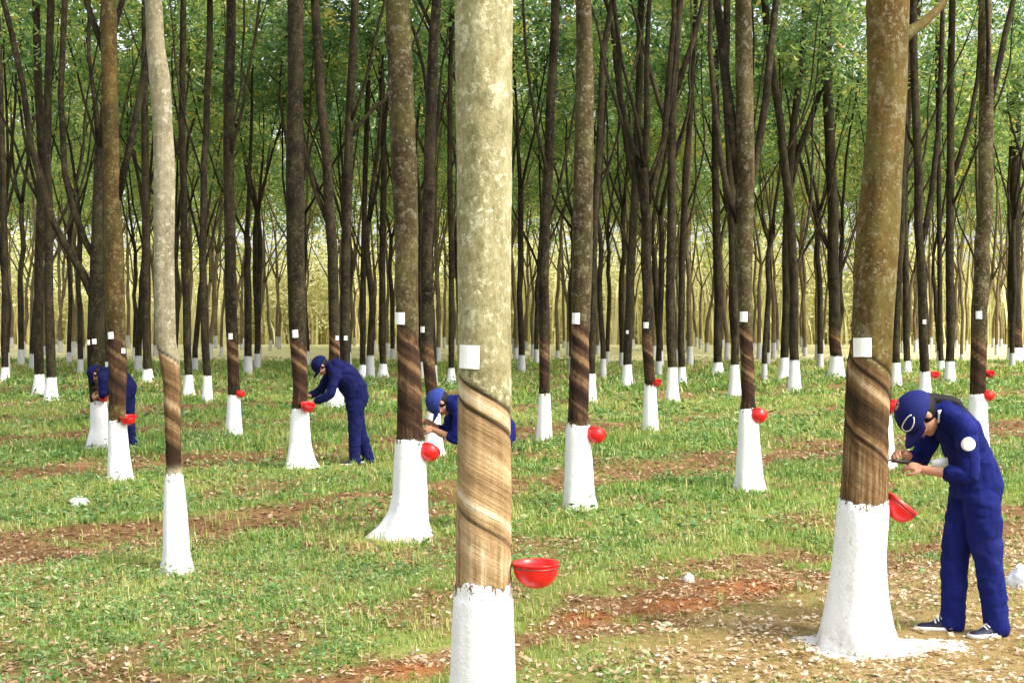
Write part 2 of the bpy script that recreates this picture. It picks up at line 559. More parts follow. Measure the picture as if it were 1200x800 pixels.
def mound(x, y):
    """low heaps of orange earth dug up along the nearest strip"""
    m = 0
    for (px, py, a, b) in ((878, 690, 0.34, 0.16), (800, 712, 0.30, 0.14), (690, 724, 0.2, 0.1), (478, 783, 0.26, 0.12)):
        g = at_ground(px, py)
        u = ((x - g.x) + (y - g.y)) / RT2; v = ((y - g.y) - (x - g.x)) / RT2
        n = fbm2(x * 4 + px, y * 4, 3)
        m = np.maximum(m, np.exp(-((u / a) ** 2 + (v / (b * 1.6)) ** 2) * (1.6 - 1.4 * n)))
    return m


PR = at_ground(1005, 757)          # the worker's tree


def lime_mask(x, y):
    r = np.hypot(x - PR.x, (y - PR.y))
    n = fbm2(x * 5 + 3, y * 5, 3)
    a = 1 - smooth(0.20, 0.52, r + (n - 0.5) * 0.5)
    b = 1 - smooth(0.05, 0.36, np.hypot((x - PR.x - 0.42), (y - PR.y - 0.02) * 1.2) + (n - 0.5) * 0.4)
    return np.clip(np.maximum(a * 0.85, b * 0.62), 0, 1)


def build_ground():
    u = np.linspace(-1, 1, 460)
    xs = 9.0 * np.sinh(u * 4.6) / np.sinh(4.6) * 30 / 9.0 * 9.0
    v = np.linspace(0, 1, 620)
    ys = -60 + 0 * v
    a = np.linspace(-60, 5.5, 24)[:-1]
    b = 5.5 * np.exp(np.linspace(0, math.log(600 / 5.5), 620))
    ys = np.concatenate([a, b])
    X, Y = np.meshgrid(xs, ys)
    fade = 1 - smooth(90, 200, np.hypot(X, Y))
    Z = gh(X, Y) * fade
    nx, ny = X.shape[1], X.shape[0]
    V = np.stack([X, Y, Z], -1).reshape(-1, 3)
    i = np.arange(ny - 1)[:, None] * nx + np.arange(nx - 1)[None, :]
    Fc = np.stack([i, i + 1, i + 1 + nx, i + nx], -1).reshape(-1, 4)
    x, y = V[:, 0], V[:, 1]
    me = np_mesh('ground', V, Fc, True, {'soil': soil_mask(x, y), 'khaki': khaki_mask(x, y), 'lime': lime_mask(x, y), 'red': np.clip(1.4 * mound(x, y), 0, 1),
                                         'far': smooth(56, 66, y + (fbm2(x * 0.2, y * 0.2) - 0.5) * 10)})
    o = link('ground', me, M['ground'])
    tag(o, kind='structure')


build_ground()

# ------------------------------------------------------------------ trees
def leaf_cloud(centers, n_per, spread, size, rng, tint0=0.45, tint_sd=0.2, droop=0.5):
    """rubber leaves (folded diamonds) in clusters round the twig ends"""
    C = np.repeat(np.asarray(centers, float), n_per, axis=0)
    n = len(C)
    ct = np.repeat(rng.normal(0, tint_sd * 1.25, len(centers)), n_per)
    off = rng.normal(0, 1, (n, 3)) * np.array([spread, spread, spread * 0.55])
    P = C + off
    az = rng.uniform(0, 2 * math.pi, n)
    el = rng.normal(-droop, 0.35, n)
    D = np.stack([np.cos(az) * np.cos(el), np.sin(az) * np.cos(el), np.sin(el)], -1)
    S = np.stack([-np.sin(az), np.cos(az), np.zeros(n)], -1)
    roll = rng.normal(0, 0.5, n)[:, None]
    U = np.cross(S, D)
    S2 = S * np.cos(roll) + U * np.sin(roll)
    U2 = np.cross(S2, D)
    L = size * rng.uniform(0.6, 1.35, n)[:, None]
    W = L * rng.uniform(0.19, 0.27, n)[:, None]
    fold = W * 0.35
    v0 = P
    v1 = P + D * L * 0.45 + S2 * W - U2 * fold * -1
    v2 = P + D * L - U2 * L * 0.12
    v3 = P + D * L * 0.45 - S2 * W + U2 * fold
    V = np.stack([v0, v1, v2, v3], 1).reshape(-1, 3)
    b = np.arange(n)[:, None] * 4
    Fc = np.concatenate([b + np.array([[0, 1, 2]]), b + np.array([[0, 2, 3]])], 0)
    tint = np.clip(tint0 + ct + rng.normal(0, tint_sd * 0.6, n), 0, 0.93)
    old = rng.rand(n) < 0.018
    tint[old] = rng.uniform(0.93, 1.0, old.sum())
    return V, Fc, np.repeat(tint, 4)


def branch_path(p, d, length, rng, nseg=7, up=0.12, wob=0.10):
    pts = [Vector(p)]
    d = Vector(d).normalized()
    for i in range(nseg):
        d = (d + Vector((0, 0, up)) + Vector(rng.normal(0, wob, 3))).normalized()
        pts.append(pts[-1] + d * (length / nseg))
    return pts, d


def sub_branches(mb, pts, r0, rng, tips, level, nside=6):
    """children of a limb"""
    n = len(pts)
    cnt = {1: 5, 2: 3}[level]
    for k in range(cnt):
        f = 0.38 + 0.6 * (k + rng.rand()) / cnt
        i = min(int(f * (n - 1)), n - 2)
        p = pts[i].lerp(pts[i + 1], f * (n - 1) - i)
        t = (pts[i + 1] - pts[i]).normalized()
        az = rng.uniform(0, 2 * math.pi)
        side = Vector((math.cos(az), math.sin(az), 0.25))
        d = (t * rng.uniform(0.5, 1.0) + side * rng.uniform(0.5, 0.9)).normalized()
        ln = {1: rng.uniform(1.2, 2.5), 2: rng.uniform(0.6, 1.2)}[level]
        rr = r0 * (0.42 if level == 1 else 0.45) * (1.05 - f * 0.5)
        bp, _ = branch_path(p, d, ln, rng, 4, 0.10, 0.12)
        mb.tube(bp, [rr * (1 - 0.75 * j / 4) for j in range(5)], 5, True)
        if level == 1:
            sub_branches(mb, bp, rr, rng, tips, 2, 4)
        tips.append(bp[-1]); tips.append(bp[-2])


def trunk_mesh(name, path, nseg, dz_low, rng, paint_top, tap, lobes=0.0, origin=Vector((0, 0, 0))):
    """path: list of (z, x, y, r) relative to the base. tap: dict(lo, hi, th0, half, depth) or None"""
    pz = np.array([p[0] for p in path]); o = np.argsort(pz)
    pz = pz[o]
    px = np.array([p[1] for p in path])[o]; py = np.array([p[2] for p in path])[o]; pr = np.array([p[3] for p in path])[o]
    z1 = pz[-1]
    lo_end = min(3.2, z1)
    zs = np.concatenate([np.arange(-0.06, lo_end, dz_low), np.arange(lo_end, z1 + 1e-6, max(0.12, dz_low * 3))])
    if zs[-1] < z1 - 1e-3: zs = np.append(zs, z1)
    k = np.exp(-np.linspace(-1.5, 1.5, 7) ** 2); k /= k.sum()

    def sm(v):
        f = np.interp(np.linspace(zs[0], zs[-1], 400), pz, v)
        f = np.convolve(np.pad(f, 3, 'edge'), k, 'valid')
        return np.interp(zs, np.linspace(zs[0], zs[-1], 400), f)
    cx, cy, cr = sm(px), sm(py), sm(pr)
    th = np.linspace(-math.pi, math.pi, nseg, endpoint=False)
    # th = 0 points to -y (towards the open side), positive th turns to +x
    Z, T = np.meshgrid(zs, th, indexing='ij')
    Rr = np.repeat(cr[:, None], nseg, 1)
    s = rng.uniform(0, 30)
    nz = vnoise3(np.stack([np.cos(T).ravel() * 1.6 + s, np.sin(T).ravel() * 1.6 + s, Z.ravel() * 1.5 + s], -1)).reshape(Z.shape)
    nz2 = vnoise3(np.stack([np.cos(T).ravel() * 4 + s, np.sin(T).ravel() * 4, Z.ravel() * 6 + s], -1)).reshape(Z.shape)
    Rr = Rr * (1 + (nz - 0.5) * 0.10 + (nz2 - 0.5) * 0.035)
    if lobes:
        fl = np.exp(-np.maximum(Z, 0) / 0.16) * lobes
        Rr = Rr * (1 + fl * (0.55 * np.cos(T * 3 + s) + 0.45 * np.cos(T * 5 + 2 * s)) * 0.6)
    for _ in range(3 if dz_low < 0.05 else 1):       # old branch scars
        if z1 > 3:
            zz = rng.uniform(2.0, min(z1, 6.0)); tt = rng.uniform(-1.8, 1.8)
            Rr = Rr * (1 + 0.09 * np.exp(-((Z - zz) / 0.05) ** 2 - ((T - tt) / 0.5) ** 2))
    tone = np.zeros_like(Z); vert = np.zeros_like(Z)
    panel = np.zeros_like(Z); cut = np.zeros_like(Z); diag = Z.copy(); arc = T * cr[:, None]
    if tap:
        diag = Z + tap['slope'] * arc
        a = T - tap['th0']
        inside = smooth(tap['half'], tap['half'] - 0.12, np.abs(a))
        panel = inside * smooth(tap['hi'] + 0.012, tap['hi'] - 0.012, diag) * smooth(tap['lo'] - 0.03, tap['lo'] + 0.03, Z)
        ridge = np.zeros_like(Z)
        wob = (nz2 - 0.5) * 0.03
        for (h, wd, am) in tap['tones']:
            tone = tone + am * np.exp(-((diag + wob - h) / wd) ** 2)
        vert = smooth(tap['vert'] + 0.03, tap['vert'] - 0.05, diag)
        for (h, wd, am) in tap['cuts']:
            e = np.exp(-((diag - h) / wd) ** 2) * smooth(tap['half'] + 0.1, tap['half'] - 0.05, np.abs(a)) * smooth(tap['lo'] - 0.1, tap['lo'], Z)
            cut = np.maximum(cut, e * am); ridge += e * am
        gro = vnoise3(np.stack([diag.ravel() * 22, arc.ravel() * 2, np.full(Z.size, s)], -1)).reshape(Z.shape)
        Rr = Rr - panel * tap['depth'] - ridge * 0.010 - panel * (gro - 0.5) * tap['depth'] * 0.9
    X = cx[:, None] + Rr * np.sin(T); Y = cy[:, None] - Rr * np.cos(T)
    V = np.stack([X, Y, Z], -1).reshape(-1, 3)
    nr = len(zs)
    i = np.arange(nr - 1)[:, None] * nseg; j = np.arange(nseg)[None, :]; j2 = (j + 1) % nseg
    Fc = np.stack([i + j, i + j2, i + nseg + j2, i + nseg + j], -1).reshape(-1, 4)
    me = np_mesh(name, V, Fc, True, {'tone': tone, 'vert': vert, 'panel': panel, 'cut': cut, 'diag': diag, 'arc': arc})
    # whitewash coat on the foot of the trunk
    sel = zs <= paint_top + 0.05
    zz = zs[sel]
    n = len(zz)
    top = paint_top + (fbm2(th * 1.7 + s, th * 0 + s, 5) - 0.5) * 0.075
    top = (top + np.roll(top, 1)) / 2
    Zp = np.minimum(np.repeat(zz[:, None], nseg, 1), top[None, :])
    Rp = Rr[sel] + 0.004
    # below the coat the bark has no cut, so the coat reads full
    Xp = cx[sel][:, None] + Rp * np.sin(T[sel]); Yp = cy[sel][:, None] - Rp * np.cos(T[sel])
    Vp = np.stack([Xp, Yp, Zp], -1).reshape(-1, 3)
    i = np.arange(n - 1)[:, None] * nseg
    Fp = np.stack([i + j, i + j2, i + nseg + j2, i + nseg + j], -1).reshape(-1, 4)
    mp = np_mesh('painted_base', Vp, Fp, True, {'edge': np.maximum(top[None, :] - zz[:, None], 0)})
    surf = (zs, cx, cy, cr)
    return me, mp, surf


def tag_mesh(w, h):
    mb = MB()
    n = 6
    rings = []
    for i in range(n + 1):
        x = (i / n - 0.5) * w
        y = 0.35 * x * x / max(w, 1e-6) * 2.0
        rings.append([(x, y, -h / 2), (x, y - 0.004, -h / 2), (x, y - 0.004, h / 2), (x, y, h / 2)])
    mb.rings(rings)
    return mb.mesh('paper_tag', False)


def leafy_top(root, start, d0, r0, rng, height, leaves, limb_list, crown_r=1.0, n_limb=3, tint0=0.45, lsize=0.16, bark='bark_dark'):
    """fork the stem at start into steep limbs; limb_list holds extra limbs as (points, radii)"""
    tips = []
    limbs = []
    for (pts, rad) in limb_list:
        mb = MB()
        pts = [Vector(p) for p in pts]
        d = (pts[-1] - pts[-2]).normalized()
        more, _ = branch_path(pts[-1], d + Vector((0, 0, 0.3)), max(2.0, (height - pts[-1].z) * 0.6), rng, 6, 0.18, 0.08)
        allp = pts + more[1:]
        allr = list(rad) + [rad[-1] * (1 - 0.8 * (j + 1) / 6) for j in range(6)]
        mb.tube(allp, allr, 8)
        sub_branches(mb, more, rad[-1], rng, tips, 1)
        limbs.append(mb)
    az0 = rng.uniform(0, 6.28)
    for k in range(n_limb):
        mb = MB()
        az = az0 + k * 2 * math.pi / n_limb + rng.normal(0, 0.25)
        lean = rng.uniform(0.22, 0.5) * crown_r if k else rng.uniform(0.02, 0.15)
        d = Vector(d0).normalized() + Vector((math.cos(az) * lean, math.sin(az) * lean, 0))
        ln = (height - start.z) * rng.uniform(0.75, 1.0)
        pts, _ = branch_path(start - Vector((0, 0, 0.08)), d, ln, rng, 9, 0.06, 0.075)
        rr = r0 * (0.82 if k == 0 else rng.uniform(0.4, 0.66))
        mb.tube(pts, [rr * (1 - 0.85 * (j / 9) ** 0.9) for j in range(10)], 8)
        sub_branches(mb, pts, rr, rng, tips, 1)
        limbs.append(mb)
    for mb in limbs:
        mb.build('limb', M[bark], root)
    tips = [t for t in tips if t.z > 4.6]
    if tips and leaves:
        npc = max(3, int(leaves / len(tips)))
        V, Fc, tint = leaf_cloud([tuple(t) for t in tips], npc, 0.35, lsize, rng, tint0)
        me = np_mesh('crown', V, Fc, False, {'tint': tint})
        link('crown', me, M['leaf'], root)


def make_tree(name, base_px, rows, paint_y, bark, label, tags=(), limbs=(), group='rubber trees standing in rows', height=13.0,
              leaves=1500, nseg=24, dz=0.06, seed=0, tap=None, lobes=0.15, n_limb=3, fork_z=None, tint0=0.45, lsize=0.17, crown_r=1.0, side_limbs=0, limb_bark='bark_dark'):
    """rows: (pixel y, left edge, right edge) down the photographed trunk"""
    rng = np.random.RandomState(seed + 1000)
    b = at_ground(*base_px)
    Y = b.y
    b.z = gz(b.x, b.y)
    root = empty(name, b)
    path = []
    for (py, xl, xr) in rows:
        c = at_depth((xl + xr) / 2, py, Y); w = (xr - xl) * Y / F
        path.append((c.z - b.z, c.x - b.x, 0.0, w / 2))
    path.sort()
    if path[0][0] > -0.06:
        path.insert(0, (-0.08, path[0][1], 0.0, path[0][3] * 1.06))
    zt, xt, yt, rt = path[-1]
    z2, x2, _, r2 = path[-3] if len(path) > 3 else path[-2]
    slope = (xt - x2) / (zt - z2)
    if fork_z is None:
        fork_z = max(zt + 0.2, rng.uniform(5.2, 7.2))
    if fork_z > zt:
        path.append((fork_z, xt + slope * 0.7 * (fork_z - zt), rng.normal(0, 0.1), rt * 0.85))
    ptop = at_depth(base_px[0], paint_y, Y).z - b.z
    me, mp, surf = trunk_mesh('trunk', path, nseg, dz, rng, ptop, tap, lobes)
    link('trunk', me, M[bark], root)
    link('painted_base', mp, M['paint'], root)
    zs, cx, cy, cr = surf
    ll = []
    for lb in limbs:
        yo = lb[0]
        pts, rad = [], []
        for i, (px_, py_, w_) in enumerate(lb[1:]):
            dd = Y + yo * i * 0.25
            c = at_depth(px_, py_, dd)
            pts.append((c.x - b.x, c.y - b.y, c.z - b.z)); rad.append(w_ * 0.5 * Y / F)
        ll.append((pts, rad))
    for _ in range(side_limbs):
        z = rng.uniform(2.9, min(6.5, zs[-1] - 0.3)); az = rng.uniform(0, 6.28) if rng.rand() < 0.4 else rng.choice([0.0, math.pi]) + rng.normal(0, 0.4)
        rr = np.interp(z, zs, cr); r1 = rr * rng.uniform(0.26, 0.44)
        p = Vector((np.interp(z, zs, cx), np.interp(z, zs, cy), z)); st = rng.uniform(0.35, 0.75)
        pts, _d = branch_path(p, (math.cos(az) * st, math.sin(az) * st, 1), rng.uniform(2.0, 3.6), rng, 6, 0.16, 0.09)
        ll.append((pts, [r1 * (1 - 0.04 * i) for i in range(7)]))
    top = Vector((cx[-1], cy[-1], zs[-1]))
    leafy_top(root, top, (slope, 0, 1), cr[-1], rng, height, leaves, ll, crown_r, n_limb, tint0, lsize, limb_bark or bark)
    for (tx, ty, tw, th_) in tags:
        c = at_depth(tx, ty, Y - 0.1)
        z = c.z - b.z
        rx = np.interp(z, zs, cx); rr = np.interp(z, zs, cr)
        a = max(-0.95, min(0.95, (c.x - b.x - rx) / rr))
        an = math.asin(a)
        k = Y / F
        t = link('paper_tag', tag_mesh(tw * k, th_ * k), M['tag'], root)
        t.location = (rx + (rr * 1.06 + 0.006) * math.sin(an), np.interp(z, zs, cy) - (rr * 1.06 + 0.006) * math.cos(an), z)
        t.rotation_euler = (0, rng.normal(0, 0.03), an * 0.9)
    if label:
        tag(root, label, 'tree', group)
    TREE_BASES.append((b.x, b.y, float(np.interp(0.0, zs, cr))))
    root['_surf'] = 0
    del root['_surf']
    return root, b, surf


DARK_TONES = ((1.72, 0.03, 0.16), (1.5, 0.025, 0.17), (1.32, 0.03, 0.14), (1.15, 0.05, -0.06))


def tapd(lo, hi, half=1.75, th0=0.0, slope=-0.5, depth=0.007, cuts=(), tones=DARK_TONES, vert=0.98):
    # slope < 0 with arc to the right: constant diag lines go up to the right; use + for lines falling to the right
    return dict(lo=lo, hi=hi, half=half, th0=th0, slope=-slope, depth=depth, cuts=cuts, tones=tones, vert=vert)


T = {}
# --- the five big trunks in front
T['centre'] = make_tree('rubber_tree', (566, 877),
    [(0, 534, 601), (100, 534, 600), (200, 535, 599), (300, 536, 598), (400, 536, 598), (480, 535, 599), (560, 534, 600), (650, 532, 601), (700, 531, 601), (800, 527, 603), (850, 520, 611), (877, 505, 628)],
    682, 'bark_cream', 'thick cream barked rubber tree in the middle foreground beside the bowl shaped red cup', [(550, 418, 26, 27)],
    nseg=128, dz=0.007, seed=1, leaves=1400, lobes=0.25, fork_z=6.3,
    tap=tapd(0.70, 1.60, 2.0, 0.0, -0.52, 0.006, [(1.60, 0.010, 1.0), (1.50, 0.011, 1.0), (1.015, 0.009, 0.75)],
             ((1.555, 0.03, 0.07), (1.24, 0.055, -0.07), (1.09, 0.035, 0.17), (0.9, 0.06, 0.03)), 0.99))
T['right'] = make_tree('rubber_tree', (1005, 757),
    [(0, 1016, 1065), (50, 1016, 1063), (100, 1017, 1062), (150, 1016, 1059), (200, 1011, 1056), (250, 1007, 1054), (300, 1004, 1051), (350, 1001, 1048), (400, 999, 1045), (425, 994, 1044), (500, 990, 1042), (575, 986, 1041),
     (600, 982, 1040), (650, 977, 1038), (700, 969, 1041), (730, 963, 1046), (757, 957, 1054)],
    586, 'bark_mossy', 'thick mossy brown rubber tree being tapped by the worker in the right foreground', [(1011, 407, 22, 22)],
    limb_bark='bark_mossy', limbs=[(0.3, (1052, 52, 16), (1068, 36, 14), (1086, 24, 11), (1104, 6, 9), (1122, -30, 8))],
    nseg=128, dz=0.007, seed=2, leaves=1400, lobes=0.22, fork_z=6.6,
    tap=tapd(0.82, 1.62, 1.9, 0.0, -0.62, 0.007, [(1.66, 0.012, 0.9), (1.55, 0.015, 1.0), (1.16, 0.013, 0.95), (1.36, 0.02, 0.4)],
             ((1.49, 0.028, 0.17), (1.31, 0.085, -0.09), (1.20, 0.03, 0.09), (1.0, 0.08, 0.03)), 1.13))
T['pale'] = make_tree('rubber_tree', (206, 672),
    [(0, 170, 189), (50, 172, 192), (100, 176, 200), (150, 180, 202), (200, 181, 206), (300, 180, 204), (400, 182, 206), (425, 186, 211), (450, 190, 213), (500, 192, 212), (550, 194, 213), (600, 192, 218), (650, 191, 221), (672, 186, 227)],
    554, 'bark_pale', 'slender pale grey rubber tree leaning left in the left foreground', [],
    nseg=64, dz=0.018, seed=3, leaves=1200, lobes=0.22, fork_z=5.6,
    tap=tapd(0.80, 1.62, 2.0, 0.0, -0.62, 0.006, [(1.64, 0.012, 0.8), (1.40, 0.008, 0.7), (1.16, 0.01, 0.7)],
             ((1.5, 0.04, 0.05), (1.28, 0.03, 0.15), (0.88, 0.11, -0.22)), 0.95))
T['flare'] = make_tree('rubber_tree', (471, 633),
    [(0, 452, 480), (100, 455, 484), (200, 459, 489), (300, 463, 490), (400, 464, 491), (425, 465, 494), (500, 465, 496), (515, 464, 498), (550, 462, 499), (580, 461, 501), (600, 457, 502), (615, 449, 504), (625, 440, 508), (634, 434, 511)],
    515, 'bark_brown', 'brown rubber tree with a wide flared white foot just left of the thick central trunk', [(468, 373, 14, 14)],
    nseg=64, dz=0.018, seed=4, leaves=1200, lobes=0.5, fork_z=5.8,
    tap=tapd(0.86, 1.80, 1.9, 0.0, -0.6, 0.006, [(1.80, 0.01, 0.8), (1.62, 0.008, 0.6), (1.45, 0.008, 0.6), (1.2, 0.01, 0.6)]))
T['mid'] = make_tree('rubber_tree', (679, 598),
    [(0, 675, 693), (100, 675, 696), (200, 672, 695), (300, 670, 694), (400, 669, 691), (450, 666, 691), (490, 665, 690), (510, 663, 691), (550, 662, 694), (580, 661, 696), (598, 658, 700)],
    497, 'bark_brown', 'brown rubber tree with a round red cup just right of the thick central trunk', [(675, 373, 10, 13)],
    nseg=56, dz=0.02, seed=5, leaves=1200, lobes=0.2, fork_z=5.9,
    tap=tapd(0.88, 1.85, 1.9, 0.0, -0.6, 0.006, [(1.6, 0.01, 0.7), (1.3, 0.01, 0.7), (1.05, 0.01, 0.6)]))
T['forked'] = make_tree('rubber_tree', (878, 573),
    [(0, 862, 880), (100, 862, 882), (200, 862, 884), (250, 861, 883), (350, 865, 881), (400, 867, 882), (425, 868, 884), (470, 869, 885), (480, 867, 887), (520, 865, 890), (560, 862, 894), (573, 859, 898)],
    478, 'bark_brown', 'forked rubber tree with a glossy round red cup midway between the central and right trunks', [(872, 371, 9, 12)],
    limbs=[(0.2, (868, 215, 15), (858, 150, 12), (850, 90, 11), (845, 40, 10), (838, -10, 9)), (0.3, (872, 240, 11), (886, 190, 9), (897, 120, 9), (905, 40, 8), (912, -20, 8)),
           (-0.2, (866, 262, 9), (855, 235, 8), (845, 190, 7), (838, 130, 7), (832, 60, 6))],
    nseg=48, dz=0.025, seed=6, leaves=1400, lobes=0.2,
    tap=tapd(0.9, 1.8, 1.9, 0.0, -0.6, 0.005, [(1.6, 0.012, 0.7), (1.25, 0.012, 0.7)]))
T['ochre'] = make_tree('rubber_tree', (140, 565),
    [(0, 118, 136), (100, 119, 138), (200, 122, 140), (300, 122, 145), (400, 125, 147), (430, 127, 149), (480, 127, 147), (495, 127, 148), (530, 127, 151), (565, 125, 156)],
    492, 'bark_ochre', 'ochre tinted rubber tree with a red cup standing in front of the half hidden worker', [(130, 393, 7, 8), (143, 411, 5, 6)],
    limbs=[(0.2, (138, 235, 9), (157, 150, 8), (170, 80, 8), (186, 0, 7)), (0.2, (124, 66, 8), (114, 38, 8), (102, 5, 7), (96, -30, 6))],
    nseg=48, dz=0.025, seed=7, limb_bark='bark_dark', leaves=1400, lobes=0.2,
    tap=tapd(0.9, 1.7, 1.9, 0.0, -0.6, 0.005, [(1.5, 0.012, 0.7), (1.2, 0.012, 0.7)]))
T['behind'] = make_tree('rubber_tree', (113, 527),
    [(250, 108, 120), (345, 104, 122), (400, 102, 122), (440, 103, 123), (476, 106, 125), (500, 106, 128), (527, 98, 133)],
    470, 'bark_dark', 'dark rubber tree with long left curving limbs behind the ochre tinted trunk', [(104, 401, 5, 6), (111, 400, 5, 6)],
    limbs=[(0.1, (108, 345, 11), (97, 320, 10), (75, 285, 9), (60, 255, 9), (48, 210, 9), (36, 170, 8), (27, 100, 7), (14, 40, 7), (2, -5, 6)),
           (0.3, (110, 300, 9), (100, 283, 8), (86, 245, 8), (76, 205, 7), (71, 110, 7), (76, 0, 7))],
    nseg=40, dz=0.03, seed=8, leaves=1500, fork_z=4.4, lobes=0.25, n_limb=2)
T['tapped'] = make_tree('rubber_tree', (351, 551),
    [(0, 337, 355), (100, 337, 355), (200, 335, 356), (300, 336, 357), (400, 339, 359), (450, 343, 361), (475, 342, 360), (485, 341, 362), (520, 339, 364), (540, 335, 368), (551, 329, 373)],
    478, 'bark_dark', 'dark rubber tree being tapped by the stooping worker left of centre', [(346, 391, 7, 9)],
    nseg=48, dz=0.025, seed=9, leaves=1500, lobes=0.35,
    tap=tapd(0.8, 1.6, 1.9, 0.0, -0.6, 0.005, [(1.4, 0.012, 0.7), (1.1, 0.012, 0.7)]))

